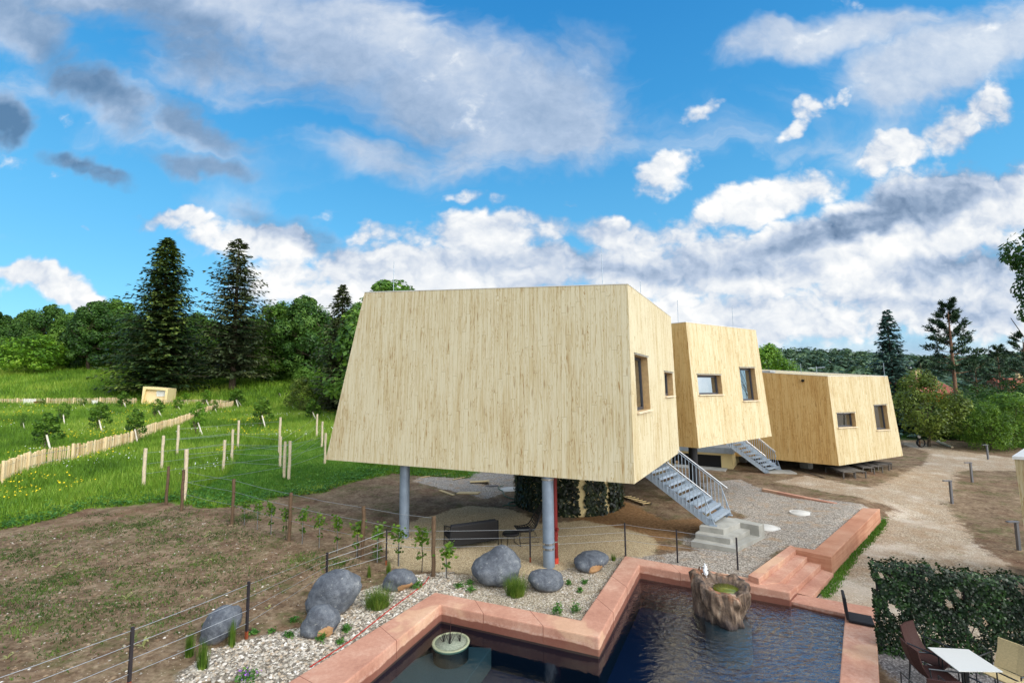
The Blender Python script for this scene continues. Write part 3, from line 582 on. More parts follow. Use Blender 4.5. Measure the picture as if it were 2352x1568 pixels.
# ------------------------------------------------------------------ houses
def unit(v): v = np.array(v, float); return v/np.linalg.norm(v)
def face_mesh(mb, outer, holes, nrm, uvs):
    """planar face with holes; keeps (u,v) in metres for the boards"""
    loops = [[Vector(p) for p in outer]]+[[Vector(p) for p in h] for h in holes]
    tris = tessellate_polygon(loops); pts = [p for l in loops for p in l]
    hd = unit(np.cross([0, 0, 1], nrm)); vd = np.cross(nrm, hd)
    f2 = []
    for a, b, c in tris:
        n = (pts[b]-pts[a]).cross(pts[c]-pts[a])
        f2.append((a, b, c) if n.dot(Vector(nrm)) > 0 else (a, c, b))
    base = len(mb.v); mb.add([tuple(p) for p in pts], f2)
    for p in pts: uvs.append((float(np.dot(p, hd)), float(np.dot(p, vd))))
def house(label, bot, top, wins, matn, root_at, sills=True):
    """bot/top: four corners (front-left, corner, right-far, back); wins: per face index list of 4 pixel corners"""
    root = empty('wood_house', root_at); tag(root, label, 'house'); org = np.array(root_at, float)
    bot = [np.array(p) for p in bot]; top = [np.array(p) for p in top]; cen = sum(bot+top)/8
    mb = MB(); mb.org = org; uvs = []; winsets = []
    for i in range(4):
        j = (i+1) % 4; outer = [bot[i], bot[j], top[j], top[i]]
        nrm = unit(np.cross(bot[j]-bot[i], top[j]-bot[i]))
        if np.dot(nrm, bot[i]-cen) < 0: nrm = -nrm
        holes = []
        for px4 in wins.get(i, []):
            h = [pplane(*q, bot[i], nrm) for q in px4]; holes.append(h); winsets.append((h, nrm))
        if holes: # project outer on the same plane so that holes are coplanar
            outer = [p-nrm*np.dot(p-bot[i], nrm) for p in outer]
        face_mesh(mb, outer, holes, nrm, uvs)
    for ring, sgn in ((bot, -1), (top, 1)):
        face_mesh(mb, ring, [], unit(np.cross(ring[1]-ring[0], ring[2]-ring[0]))*(1 if np.cross(ring[1]-ring[0], ring[2]-ring[0])[2]*sgn > 0 else -1), uvs)
    o = mb.build('wall', MT[matn], root)
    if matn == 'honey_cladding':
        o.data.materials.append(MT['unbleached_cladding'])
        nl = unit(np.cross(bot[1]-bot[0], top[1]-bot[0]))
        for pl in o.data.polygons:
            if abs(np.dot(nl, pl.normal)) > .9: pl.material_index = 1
    ul = o.data.uv_layers.new(name='UVMap'); li = np.zeros(len(o.data.loops), np.int32); o.data.loops.foreach_get('vertex_index', li)
    ul.data.foreach_set('uv', np.array(uvs, np.float32)[li].ravel())
    b = MB(); b.org = org
    for i in range(4):
        j = (i+1) % 4; d = unit(top[j]-top[i]); inn = unit(np.cross([0, 0, 1], d)); 
        if np.dot(inn, cen-top[i]) < 0: inn = -inn
        b.bar(top[i]+inn*.05+[0, 0, .012], top[j]+inn*.05+[0, 0, .012], .12, .024)
    b.build('roof_edge', MT['cap_metal'], root)
    for h, nrm in winsets:
        h = [np.array(p) for p in h]; wc = sum(h)/4; dep = .26
        w = MB(); w.org = org; inn = [p-nrm*dep for p in h]
        for a in range(4):
            c = (a+1) % 4; q = [h[a], h[c], inn[c], inn[a]]; nn = np.cross(q[1]-q[0], q[2]-q[0])
            w.add(q if np.dot(nn, wc-q[0]) > 0 else q[::-1], [(0, 1, 2, 3)])
        wo = w.build('window', MT['reveal_wood'], root)
        fb = MB(); fb.org = org; fi = [p-nrm*(dep-.05) for p in h]; mid = sum(fi)/4; fwid = .085
        ins = []
        for a in range(4):
            p = fi[a]; e1 = unit(fi[(a+1) % 4]-p); e2 = unit(fi[a-1]-p); ins.append(p+e1*fwid+e2*fwid)
        for a in range(4):
            c = (a+1) % 4; q = [fi[a], fi[c], ins[c], ins[a]]; nn = np.cross(q[1]-q[0], q[2]-q[0])
            if np.dot(nn, nrm) < 0: q = q[::-1]
            bk = [p-nrm*.06 for p in q]
            fb.add(q+bk, [(0, 1, 2, 3), (0, 4, 5, 1), (1, 5, 6, 2), (2, 6, 7, 3), (3, 7, 4, 0)])
        fb.build('frame', MT['window_frame_grey'], wo)
        g = MB(); g.org = org; pn = [p-nrm*.035 for p in ins]; nn = np.cross(pn[1]-pn[0], pn[2]-pn[0])
        g.add(pn if np.dot(nn, nrm) > 0 else pn[::-1], [(0, 1, 2, 3)]); g.build('pane', MT['glass'], wo)
        tl, tr, br, bl = h; hd = unit(tr-tl); vd = np.cross(nrm, hd); vd = vd if vd[2] > 0 else -vd
        b = MB(); b.org = org; ex = .03
        b.bar(tl-hd*ex+vd*.025+nrm*.01, tr+hd*ex+vd*.025+nrm*.01, .075, .012, up=vd); b.cm = 1
        b.bar(tl-hd*ex+vd*.043+nrm*.012, tr+hd*ex+vd*.043+nrm*.012, .06, .02, up=vd)
        b.build('head_flashing', [MT['cap_metal'], MT['dark_opening']], wo)
        b = MB(); b.org = org
        b.bar(bl-hd*.05-nrm*.1-vd*.022, br+hd*.05-nrm*.1-vd*.022, .36, .035, up=unit(vd+nrm*.05)); b.build('sill', MT['reveal_wood'] if False else MT['white_sill'], wo)
    return root, org
MT['white_sill'] = plain('sill_wood', hx(226,206,176), .6, var=.2, sc=9) or None
MT['white_sill'] = MT['sill_wood']
def rod(root, org, p, h=1.0):
    b = MB(); b.org = org; b.tube([p, np.array(p)+[0, 0, h]], .011, 6); b.build('lightning_rod', MT['galvanised'], root)
def nrm3(a, b, c): return unit(np.cross(np.array(b)-a, np.array(c)-a))
# house over the gravel (nearest)
ZB = 2.6
B0, B1, B2 = pz(748,1055,ZB), pz(1457,1111,ZB), pz(1560.7,1038.7,ZB); B3 = B0+(B2-B1)
T1 = pz(1441.9,652.8,8.12); T0 = pplane(837.3,671.8,B0,nrm3(B0,B1,T1)); T2 = pplane(1540.7,728,B1,nrm3(B1,B2,T1)); T3 = T0+(T2-T1)
T3[2] = T0[2]+T2[2]-T1[2]
wq = lambda *ps: [cW(*p) for p in ps]
g0 = pt(1261, 1300)
h1, o1 = house('largest pale timber house on round steel columns, hovering over the gravel garden', [B0, B1, B2, B3], [T0, T1, T2, T3],
    {1: [wq((320,790),(443,822),(473,1300),(350,1330)), wq((600,955),(678,968),(690,1172),(612,1180))]}, 'pale_cladding', (g0[0], g0[1], 0))
def column(root, org, base, top, r, m, clamps=()):
    b = MB(); b.org = org; b.tube([(base[0], base[1], base[2]-.2), (base[0], base[1], top)], r, 28)
    b.cm = 1
    for z in clamps: b.tube([(base[0], base[1], z-.03), (base[0], base[1], z+.03)], r+.012, 28)
    return b.build('column', [MT[m], MT['steel_rail']], root)
column(h1, o1, g0, 2.62, .172, 'column_zinc', (.52, .66, 2.5))
g1 = pt(928, 1233); column(h1, o1, g1, 2.62, .172, 'column_zinc')
b = MB(); b.org = o1; rp = pt(1276.5, 1293); b.tube([(rp[0], rp[1], .15), (rp[0], rp[1], 2.62)], .075, 16); b.tube([(rp[0], rp[1], .78), (rp[0], rp[1], .86)], .085, 16)
b.tube([(rp[0]+.02, rp[1]-.06, 1.0), (rp[0]+.08, rp[1]-.1, 1.0)], .05, 10); b.cm = 1; b.tube([(rp[0], rp[1], -.05), (rp[0], rp[1], .17)], .088, 16)
b.cm = 2; b.tube([(rp[0], rp[1], .62), (rp[0], rp[1], .655)], .083, 16); b.build('drain_pipe', [MT['red_pipe_paint'], MT['red_socket'], MT['steel_rail']], h1)
for e, hgt in ((.1, 1.1), (.922, 1.1)): rod(h1, o1, T0+(T1-T0)*e+np.array([.15, .6, 0]), hgt+.2)
rod(h1, o1, T1+(T2-T1)*.62+np.array([-.5, .3, 0]), 1.0)
# middle house
ZB2 = 2.6
E1, E2 = pz(1604.7,1028.9,ZB2), pz(1772.8,1001.4,ZB2); El = pz(1561,1025,ZB2); dl = unit(El-E1); E0 = E1+dl*9.5; E3 = E0+(E2-E1)
U1 = pz(1575.2,740,7.9); U2 = pplane(1736,758,E1,nrm3(E1,E2,U1)); Ul = pplane(1541.8,742,E1,nrm3(E1,E0,U1)); U0 = U1+unit(Ul-U1)*8.8; U0[2] = U1[2]; U3 = U0+(U2-U1)
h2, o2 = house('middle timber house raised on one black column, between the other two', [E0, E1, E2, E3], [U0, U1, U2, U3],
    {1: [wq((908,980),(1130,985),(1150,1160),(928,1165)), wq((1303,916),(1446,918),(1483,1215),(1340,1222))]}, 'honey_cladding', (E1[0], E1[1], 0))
k = py(1592, 1045, E1[1]+1.6); column(h2, o2, (k[0], k[1], gz(k[0], k[1])), 2.62, .19, 'black_column_paint')
rod(h2, o2, py(1558, 742, U1[1]+.8), 1.05); rod(h2, o2, py(1684, 752, U1[1]+2.6), 1.05)
# far house
ZB3 = .62
G1, G2, Gl = pz(1927,1069.3,ZB3), pz(2074.3,1046.3,ZB3), pz(1766.6,1054,ZB3); G0 = G1+unit(Gl-G1)*9; G3 = G0+(G2-G1)
V1 = py(1900.7,863.9,G1[1]+.1); V2 = pplane(2039,863.9,G1,nrm3(G1,G2,V1)); Vl = pplane(1752,855.5,G1,nrm3(G1,G0,V1)); V0 = V1+unit(Vl-V1)*8.2; V3 = V0+(V2-V1)
hq = lambda *ps: [cH(*p) for p in ps]
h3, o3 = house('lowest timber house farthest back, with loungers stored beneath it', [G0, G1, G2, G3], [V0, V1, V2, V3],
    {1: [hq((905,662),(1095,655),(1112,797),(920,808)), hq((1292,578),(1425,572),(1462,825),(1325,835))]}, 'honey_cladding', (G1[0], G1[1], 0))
for X, Y, dy in ((1841,868,2.6), (2032,868,1.2)): rod(h3, o3, py(X, Y, V1[1]+dy), .9)
b = MB(); b.org = o3
pv = pplane(*cH(555,318), G1, nrm3(G1, G0, V1)); nn = nrm3(G1, G0, V1); nn = nn if nn[1] < 0 else -nn
b.tube([pv-nn*.1, pv+nn*.14], .075, 14); b.build('vent_pipe', MT['dark_opening'], h3)
b = MB(); b.org = o3; rv = V1+(V0-V1)*.42+np.array([.6, .4, .06]); b.box(rv, (1.1, .6, .1), .8); b.build('roof_hatch', MT['louver_grey'], h3)
for s_, t_ in ((.3, .3), (.7, .3), (.3, .7), (.7, .7)):
    b = MB(); b.org = o3; q = G1+(G0-G1)*s_+(G2-G1)*t_; b.box((q[0], q[1], .2), (.5, .5, .8), .5); b.build('footing', MT['concrete'], h3)
b = MB(); b.org = o3; ar = py(1877, 868, V1[1]+3.4); b.tube([ar, ar+[0, 0, .75]], .014, 5); b.tube([ar+[-.55, 0, .62], ar+[.55, 0, .7]], .012, 5)
for s_ in (-.4, -.15, .1, .35): b.tube([ar+[s_, -.25, .66], ar+[s_, .25, .66]], .008, 4)
b.build('roof_aerial', MT['galvanised'], h3)
# ------------------------------------------------------------------ stairs, concrete steps
O2 = np.array([6.89, 14.88]); e1 = np.array([math.cos(R(-29.5)), math.sin(R(-29.5))]); e2 = np.array([-e1[1], e1[0]])
L2 = lambda a, b_, z=0.: np.array([*(O2+e1*a+e2*b_), z])
def staircase(label, base_near, base_far, ud, rise, going, nst, z0, rail=True):
    """base_near/far: foot of the two stringers, ud: horizontal direction going up"""
    bn = np.array([*base_near[:2], z0]); bf = np.array([*base_far[:2], z0]); ud = np.array([*ud, 0.]); up_ = ud*going+np.array([0, 0, rise])
    mid = (bn+bf)/2; root = empty('steel_staircase', mid); tag(root, label, 'stairs'); org = mid
    N = nst; sl = unit(up_); perp = unit(np.cross(np.cross(up_, [0, 0, 1]), up_)); perp = perp if perp[2] > 0 else -perp
    for p in (bn, bf):
        b = MB(); b.org = org; b.bar(p+np.array([0, 0, -.0])+ud*.06, p+up_*N+np.array([0, 0, .02]), .02, .23, up=perp)
        b.box(p+ud*.05+np.array([0, 0, .012]), (.24, .16, .02), math.atan2(ud[1], ud[0]))
        b.build('stringer', MT['galvanised'], root)
    for i in range(N):
        a = bn+ud*going*(i+.5)+np.array([0, 0, rise*(i+1)]); c = bf+ud*going*(i+.5)+np.array([0, 0, rise*(i+1)])
        t_ = unit(c-a); b = MB(); b.org = org; b.bar(a+t_*.02, c-t_*.02, going*1.02, .04)
        f0 = ud*(-going*.5); b.bar(a+t_*.02+f0+np.array([0, 0, -.03]), c-t_*.02+f0+np.array([0, 0, -.03]), .012, .085); b.build('tread', MT['galvanised'], root)
    for p, sgn in ((bn, -1), (bf, 1)):
        out = unit(bn-bf)*(-sgn)*.035; p = p+out
        b = MB(); b.org = org; lo = np.array([0, 0, .98])
        a0 = p+ud*(.30)+np.array([0, 0, rise*.9+.86]); a1 = p+up_*N+np.array([0, 0, .98+.06])
        b.tube([p+np.array([0, 0, .05]), a0-np.array([0, 0, .0]), ], .018, 8); b.tube([a0, a1], .014, 8)
        b.build('rail_frame', MT['galvanised'], root)
        h = MB(); h.org = org; off = np.array([0, 0, .08]); d_ = unit(a1-a0)
        h.tube([a0+off-d_*.28, a1+off], .024, 10)
        for q in np.arange(.1, np.linalg.norm(a1-a0), .9): h.tube([a0+d_*q, a0+d_*q+off], .008, 6)
        h.build('handrail', MT['steel_rail'], root)
        nb = int(N*going/.125)
        for k_ in range(1, nb):
            s_ = k_*.125; q0 = p+ud*s_+np.array([0, 0, s_*rise/going+.02]); L = np.linalg.norm((a1-a0)[:2]); 
            if s_ < .30: zt_ = z0+.05+(a0[2]-z0-.05)*s_/.30
            else: zt_ = a0[2]+(a1[2]-a0[2])*(s_-.30)/max(L, .1)
            bb = MB(); bb.org = org; bb.tube([q0-np.array([0, 0, .1]), (q0[0], q0[1], zt_)], .0135, 6, cap=False); bb.build('baluster', MT['galvanised'], root)
    return root
sn, sf = L2(-.69, .96), L2(-.31+.0, 2.5); ud = -e1
staircase('galvanised open steel stairs rising from concrete steps into the largest house', sn, L2(-.33, 2.56), ud, .2, .292, 12, .51)
def conc_steps():
    root = empty('concrete_steps', L2(-.4, 1.)); tag(root, 'three wraparound grey concrete steps at the foot of the steel stairs', 'steps'); org = np.array(L2(-.4, 1.))
    def sl(name, poly, z0, z1):
        b = MB(); b.org = org; b.prism([xy(L2(*p)) for p in poly], z0, z1); b.build(name, MT['concrete'], root, bevel=.012)
    sl('step', [(-1.34, .1), (0, 0), (.62, 1.62), (.74, 1.95), (-.9, 2.4)], -.2, .17)
    sl('step', [(-1.25, .46), (-.18, .32), (.32, 1.66), (.34, 1.9), (-.9, 2.3)], .165, .34)
    sl('step', [(-1.15, .74), (-.4, .70), (.02, 1.72), (.05, 1.9), (-.1, 2.25), (-.9, 2.28)], .335, .51)
    sl('side_wall', [(.02, 1.78), (.60, 1.63), (.75, 1.97), (-.2, 2.32), (-.1, 2.05)], -.2, .515)
conc_steps()
# second stair at the back, going up to the landing under the middle house
q0 = pt(*c3(1500, 505)); q1 = pt(*c3(1625, 470)); zq = gz(*q0[:2])
up2 = pplane(*c3(1140, 285), q0, [0.6, 0.8, 0]); du = np.array([-.97, .20]); du /= np.linalg.norm(du)
staircase('smaller steel stairs on a flat concrete pad between the middle and far houses', q0, q1, du, .205, .27, 8, zq+.06)
b = MB(); pc = (q0+q1)/2; root = empty('concrete_pad', pc); tag(root, 'flat concrete pad under the smaller steel stairs', 'concrete pad')
b.org = pc; b.box(pc+[.2, -.1, .0], (1.6, 1.0, .12), math.atan2(du[1], du[0])); b.build('slab', MT['concrete'], root, bevel=.01)
# plinth building with landing under the middle house
def plinth():
    p0 = pt(*c3(1130, 460)); p1 = pt(*c3(760, 430)); z0 = gz(*p0[:2])
    d = np.array([-.85, .53]); d /= np.linalg.norm(d); n = np.array([-d[1], d[0]]); n = n if n[1] > 0 else -n
    zt_ = tri(*c3(1130, 300), p0)
    root = empty('entrance_plinth', p0); tag(root, 'cream rendered plinth with grey landing beneath the middle house', 'plinth'); org = p0
    D = lambda a, c: (p0[0]+d[0]*a+n[0]*c, p0[1]+d[1]*a+n[1]*c)
    b = MB(); b.org = org; b.prism([D(0, 0), D(6, 0), D(6, 3.4), D(0, 3.4)], z0-.3, zt_); b.build('wall', MT['stucco_cream'], root)
    b = MB(); b.org = org; b.prism([D(-.08, -.1), D(6, -.1), D(6, 3.5), D(-.08, 3.5)], zt_+.003, zt_+.36); b.build('landing', MT['galvanised'], root)
    b = MB(); b.org = org; b.prism([D(.65, -.03), D(3.6, -.03), D(3.6, .02), D(.65, .02)], z0+.05, z0+.78); b.build('cellar_opening', MT['dark_opening'], root)
    b = MB(); b.org = org; b.prism([D(.3, -1.1), D(3.4, -1.1), D(3.4, -.06), D(.3, -.06)], z0-.1, z0+.05); b.build('sill_slab', MT['concrete'], root)
    b = MB(); b.org = org; q = D(1.4, .6); b.lathe((q[0], q[1], zt_+.36), [(.03, 0), (.2, .02), (.24, .16), (.2, .3), (.22, .36)], 14); b.build('bowl', MT['slate_platform'], root)
    g = MB(); q0_ = D(3.4, 3.6); root2 = empty('gabion_wall', (q0_[0], q0_[1], z0)); tag(root2, 'rough brown stone wall behind the black column', 'stone wall')
    g.org = np.array([q0_[0], q0_[1], z0]); rr = np.random.default_rng(3); vs = []
    for i in range(15):
        for k_ in range(6):
            q = D(3.2+i*.34+rr.normal(0, .05), .2+rr.normal(0, .05)); c = (q[0], q[1], z0+.15+k_*.27+rr.normal(0, .03))
            g.lathe(c, [(.02, -.13), (.16, -.1), (.19, 0), (.15, .1), (.02, .13)], 7, lambda a, z_: 1+.25*math.sin(a*2+c[0]*9+z_*6))
    g.build('stones', MT['gabion'], root2)
plinth()
# ------------------------------------------------------------------ terracotta steps and terrace wall
def terrace():
    ZT = .22
    p = lambda x, y, z: np.array(pz(*c9(x, y), z))
    root = empty('terracotta_steps', p(1100, 480, 0)); tag(root, 'terracotta concrete steps leading down beside the pool', 'steps'); org = np.array(p(1100, 480, 0))
    zz = [ZT, .08, -.06, -.20]
    lf = [p(730, 490, ZT), p(835, 527, ZT), p(900, 545, .08), p(1045, 568, .08), p(1105, 572, -.06), p(1212, 612, -.06), p(1222, 695, -.2), p(1365, 708, -.2)]
    rb = [p(1130, 207, ZT), p(1200, 243, ZT), p(1200, 302, .08), p(1312, 314, .08), p(1316, 388, -.06), p(1436, 402, -.06), p(1442, 474, -.2), p(1560, 492, -.2)]
    def down(a, b_): return a
    def step(name, f0, f1, b0, b1, z):
        b = MB(); b.org = org; q = [f0, f1, b1, b0]
        dr = unit((f0+f1)/2-(b0+b1)/2)*.35; dr[2] = 0    # run on under the pool wall
        b.prism([xy(f0+dr*.06), xy(f1+dr*.06), xy(b1-dr*.5), xy(b0-dr*.5)], -.7, z); return b.build(name, MT['terracotta_dry'], root, bevel=.015)
    step('landing', lf[0], lf[1], rb[0], rb[1], zz[0]); step('step', lf[1], lf[3], rb[1], rb[3], zz[1]); step('step', lf[3], lf[5], rb[3], rb[5], zz[2]); step('step', lf[5], lf[7], rb[5], rb[7], zz[3])
    a = p(1552, 312, ZT); c = p(1385, 240, ZT); d0 = p(1200, 243, ZT); e0 = p(1130, 207, ZT)
    fo, fi = np.array(pz(*cR(268, 1195), ZT)), np.array(pz(*cR(112, 1188), ZT))
    root = empty('terrace_wall', a); tag(root, 'layered terracotta retaining wall along the gravel terrace by the path', 'retaining wall'); org = np.array(a)
    b = MB(); b.org = org; b.prism([xy(e0), xy(d0), xy(a), xy(fo), xy(fi), xy(c)], -.8, ZT+.004); b.build('wall', MT['rammed'], root, bevel=.02)
    be = np.array(pz(1755, 1120, .13)); be2 = np.array(pz(1766, 1118, .13))
    b = MB(); b.org = org; dd = unit(be-fo); nn = np.array([-dd[1], dd[0], 0])*.22
    b.prism([xy(fo+dd*.02), xy(be), xy(be+nn), xy(fo+dd*.02+nn)] if np.dot(nn, fi-fo) > 0 else [xy(fo+dd*.02), xy(be), xy(be-nn), xy(fo+dd*.02-nn)], -.3, .12); b.build('border', MT['terracotta_dry'], root, bevel=.01)
terrace()
# manhole covers
for (x, y), rr, lb in (((1840,1178), .42, 'round pale manhole cover in the gravel farther from the concrete steps'), ((1763,1212), .42, 'round pale manhole cover half hidden behind the concrete steps'), (cU(365,672), .5, 'round pale well cover beside the green hose under the house')):
    q = pt(x, y); b = MB(); q = np.array([q[0], q[1], gz(*q[:2])]); b.org = q; b.lathe(q, [(rr, -.05), (rr, .022), (rr-.02, .03), (rr-.06, .03), (rr-.065, .024), (rr-.075, .024), (rr-.08, .03), (.02, .034)], 36)
    b.box(q+[.12, 0, .036], (.05, .02, .01)); b.box(q+[-.12, 0, .036], (.05, .02, .01))
    o = b.build('manhole_cover', MT['manhole']); o.location = q; tag(o, lb, 'manhole cover', 'manhole covers in the gravel')
# ------------------------------------------------------------------ leaf / blade clouds
def leaves(cen, size, nrm=None, aspect=.6, flat=0., rng=RG, k=4):
    """one small quad (or triangle) per centre; nrm biases the facing"""
    n = len(cen); cen = np.asarray(cen, float); v = rng.normal(size=(n, 3)); v /= np.linalg.norm(v, axis=1)[:, None]
    if nrm is not None:
        v = v*(1-flat)+np.asarray(nrm)*flat*1.6; v /= np.linalg.norm(v, axis=1)[:, None]
    r = rng.normal(size=(n, 3)); u = np.cross(v, r); u /= np.linalg.norm(u, axis=1)[:, None]+1e-9; w = np.cross(v, u)
    s = (np.asarray(size)*rng.uniform(.65, 1.35, n))[:, None]
    a = u*s; b = w*s*aspect
    if k == 3: V = np.stack([cen-a*.5-b*.5, cen+a*.5-b*.5, cen+b*.8], 1)
    else: V = np.stack([cen-a*.55, cen-b*.5+a*.05, cen+a*.6, cen+b*.5+a*.05], 1)
    return V.reshape(-1, 3)
def blades(P, h, w, lean=.5, n=5, rng=RG, spread=.06):
    """n upright pointed blades at every point"""
    P = np.repeat(np.asarray(P, float), n, 0); N = len(P); h = np.repeat(np.asarray(h)*np.ones(N//n), n)*rng.uniform(.55, 1.2, N)
    a = rng.uniform(0, 2*np.pi, N); P = P+np.stack([np.cos(a), np.sin(a), 0*a], 1)*(rng.uniform(0, 1, N)*np.repeat(np.asarray(spread)*np.ones(N//n), n))[:, None]
    d = np.stack([np.cos(a), np.sin(a)], 1); L = rng.uniform(.1, 1, N)*lean*h; ww = np.repeat(np.asarray(w)*np.ones(N//n), n)/2; b = a+rng.uniform(.8, 2.3, N)
    sx, sy = np.cos(b)*ww, np.sin(b)*ww; Z = np.zeros(N)
    V = np.stack([np.stack([P[:, 0]-sx, P[:, 1]-sy, P[:, 2]], 1), np.stack([P[:, 0]+sx, P[:, 1]+sy, P[:, 2]], 1), np.stack([P[:, 0]+d[:, 0]*L, P[:, 1]+d[:, 1]*L, P[:, 2]+h], 1)], 1)
    return V.reshape(-1, 3)
def cloudmesh(name, V, m, parent=None, k=4): return npmesh(name, V, np.arange(len(V)), m, parent, k)
def inpoly(poly, n, rng=RG, dens=None, minsd=0.):
    P = np.array(poly); lo, hi = P.min(0), P.max(0); out = []; tot = 0
    while tot < n:
        q = rng.uniform(lo, hi, (n*3, 2)); ok = sdist(poly, q[:, 0], q[:, 1]) > minsd
        if dens is not None: ok &= rng.uniform(0, 1, len(q)) < dens(q[:, 0], q[:, 1])
        q = q[ok]; out.append(q); tot += len(q)
    return np.concatenate(out)[:n]
def onground(q, dz=0.): return np.column_stack([q, zt(q[:, 0], q[:, 1])+dz])
# ------------------------------------------------------------------ tree builders (unit space, metres; base at the origin)
def limb(b, a, d, L, r, n=6, seed=None, rng=RG, droop=0.):
    P = [np.array(a, float)]; d = unit(d); k = 6
    for i in range(k):
        d = unit(d+rng.normal(0, .12, 3)+np.array([0, 0, -droop])); P.append(P[-1]+d*L/k)
    b.tube(P, list(np.linspace(r, r*.25, k+1)), n, cap=False); return P
def broadleaf(h, cr, seed, leaf=.34, n=7000, base=.22, flat=.75, lobes=16, trunk=None, rs=1.):
    rng = np.random.default_rng(seed); b = MB(); tr = trunk or h*.022
    P = limb(b, (0, 0, -.3), (0, 0, 1), h*.62, tr, 9, rng=rng)
    cen = []; rad = []
    for i in range(lobes):
        f = (i+.5)/lobes; a = i*2.4+rng.uniform(-.4, .4); zz = h*(base+(1-base)*(.12+.8*f)); prof = math.sin(math.pi*min(1, .22+f*.74))**.7
        rr = cr*prof*rng.uniform(.45, .8) if i < lobes-2 else cr*.12
        c = np.array([rr*math.cos(a), rr*math.sin(a), zz]); cen.append(c); rad.append(cr*rs*rng.uniform(.28, .48)*(1 if f < .85 else .75))
        st = P[min(len(P)-1, 2+int(f*4))]; limb(b, st, c-st, np.linalg.norm(c-st)*.95, tr*.42, 5, rng=rng)
    L = []; N = []
    for c, r in zip(cen, rad):
        m = int(n/lobes); v = rng.normal(size=(m, 3)); v /= np.linalg.norm(v, axis=1)[:, None]
        cl = rng.normal(size=(11, 3)); cl /= np.linalg.norm(cl, axis=1)[:, None]
        v = v+cl[rng.integers(0, 11, m)]*1.1; v /= np.linalg.norm(v, axis=1)[:, None]
        q = c+v*(r*rng.uniform(.5, 1.08, m)**.6)[:, None]*np.array([1, 1, flat]); L.append(q); N.append(v+np.array([0, 0, .6]))
    return b, leaves(np.concatenate(L), leaf, np.concatenate(N), .62, .45, rng)
def conifer(h, rad, seed, whorls=46, per=10, tw=.55, wid=.2, droop=.35, power=.8, z0=.03, sparse=0., upturn=.25):
    rng = np.random.default_rng(seed); b = MB(); b.tube([(0, 0, -.3), (0, 0, h*.5), (0, 0, h*.985)], [h*.017, h*.011, h*.002], 9, cap=False); C0 = []; A = []; Bv = []
    bulge = rng.uniform(.75, 1.12, (whorls, 1))
    for i in range(whorls):
        f = i/(whorls-1); z = h*(z0+(1-z0)*f); Lr = rad*((1-f)**power)*bulge[i, 0]+.12
        m = max(4, int(per*(1-.45*f)))
        for k in range(m):
            if rng.uniform() < sparse: continue
            a = 2*math.pi*(k+rng.uniform(-.35, .35))/m+i*1.3; L = Lr*rng.uniform(.7, 1.12); d = np.array([math.cos(a), math.sin(a), 0.]); s = np.array([-d[1], d[0], 0])
            ns = max(3, int(L/(tw*.42))); t = (np.arange(ns)+.6)/ns
            zc = z-droop*L*t+upturn*L*t**2.4+.08*rng.normal()
            P = np.array([0, 0, 1.])*zc[:, None]+d*(L*t)[:, None]
            if L > .9 and i % 3 == 0: b.tube([(0, 0, z), tuple(P[ns//2]), tuple(P[-1])], [.035+.01*L, .02, .008], 4, cap=False)
            for sg in (-1, 1, 0):
                tt = np.clip(1.2-t, .42, 1)*min(1, L/1.4+.35)*tw if sg else np.full(ns, tw*.5)
                dd = d*(.75 if sg else .5)+s*sg*.9+np.array([0, 0, -.18 if sg else -.42])+rng.normal(0, .16, (ns, 3)); dd /= np.linalg.norm(dd, axis=1)[:, None]
                C0.append(P+rng.normal(0, .05, P.shape)); A.append(dd*tt[:, None]); q = np.cross(dd, [0, 0, 1.])+rng.normal(0, .35, (ns, 3)); q /= np.linalg.norm(q, axis=1)[:, None]; Bv.append(q*wid*.5*(.5+tt[:, None]/tw*.6))
    C0, A, Bv = map(np.concatenate, (C0, A, Bv))
    V = np.stack([C0-Bv*.5, C0+A*.55-Bv, C0+A, C0+A*.5+Bv], 1).reshape(-1, 3)
    return b, V
TREE = {}
def proto(key, made, leafm, barkm='bark'):
    b, V = made; root = empty('proto', (0, 0, 0)); b.build('trunk', MT[barkm], root); cloudmesh('crown', V, MT[leafm], root); TREE[key] = [root, False]
def plant_tree(key, name, p, h_scale, label, cat='tree', group=None, rz=None, sx=None, dz=0.):
    root, used = TREE[key]
    if used: root = copy_tree(root)
    TREE[key][1] = True
    root.name = name; root.location = (float(p[0]), float(p[1]), float(p[2])+dz); root.scale = (sx or h_scale, sx or h_scale, h_scale); root.rotation_euler = (0, 0, random.uniform(0, 6.28) if rz is None else rz)
    for ch in root.children: ch.name = 'trunk' if 'trunk' in ch.name else 'crown'
    tag(root, label, cat, group); return root
# big conifers on the left
proto('fir', conifer(25, 6.6, 11, 56, 17, 1.25, .40, .30, .60, .04, .02, .20), 'needle_fir'); proto('doug', conifer(25, 6.4, 23, 44, 13, 1.2, .36, .2, .52, .10, .12, .2), 'needle_spruce'); proto('spr', conifer(20, 4.8, 31, 46, 13, 1.1, .36, .28, .66, .05, .05, .2), 'needle_spruce')
def hgt_at(p, x, y): return tri(x, y, p)-p[2]
def placed(key, name, X, Ytop, dist, label, cat='tree', group=None, h0=25, sx=None, rz=None):
    d = ray(X, 850); p = np.array([d[0]*dist/d[1], dist]); p = np.array([p[0], p[1], gz(*p)]); hh = hgt_at(p, X, Ytop)
    return plant_tree(key, name, p, hh/h0, label, cat, group, rz, sx)
placed('fir', 'fir_tree', 368, 545, 72, 'tall dense dark fir behind the small cream hut', sx=1.24)
placed('doug', 'spruce_tree', 535, 548, 74, 'tall loose spruce with see-through crown, right of the dense dark fir', sx=1.18)
placed('spr', 'spruce_tree', 783, 655, 60, 'dark narrow spruce beside the left edge of the largest house', h0=20, sx=.98)
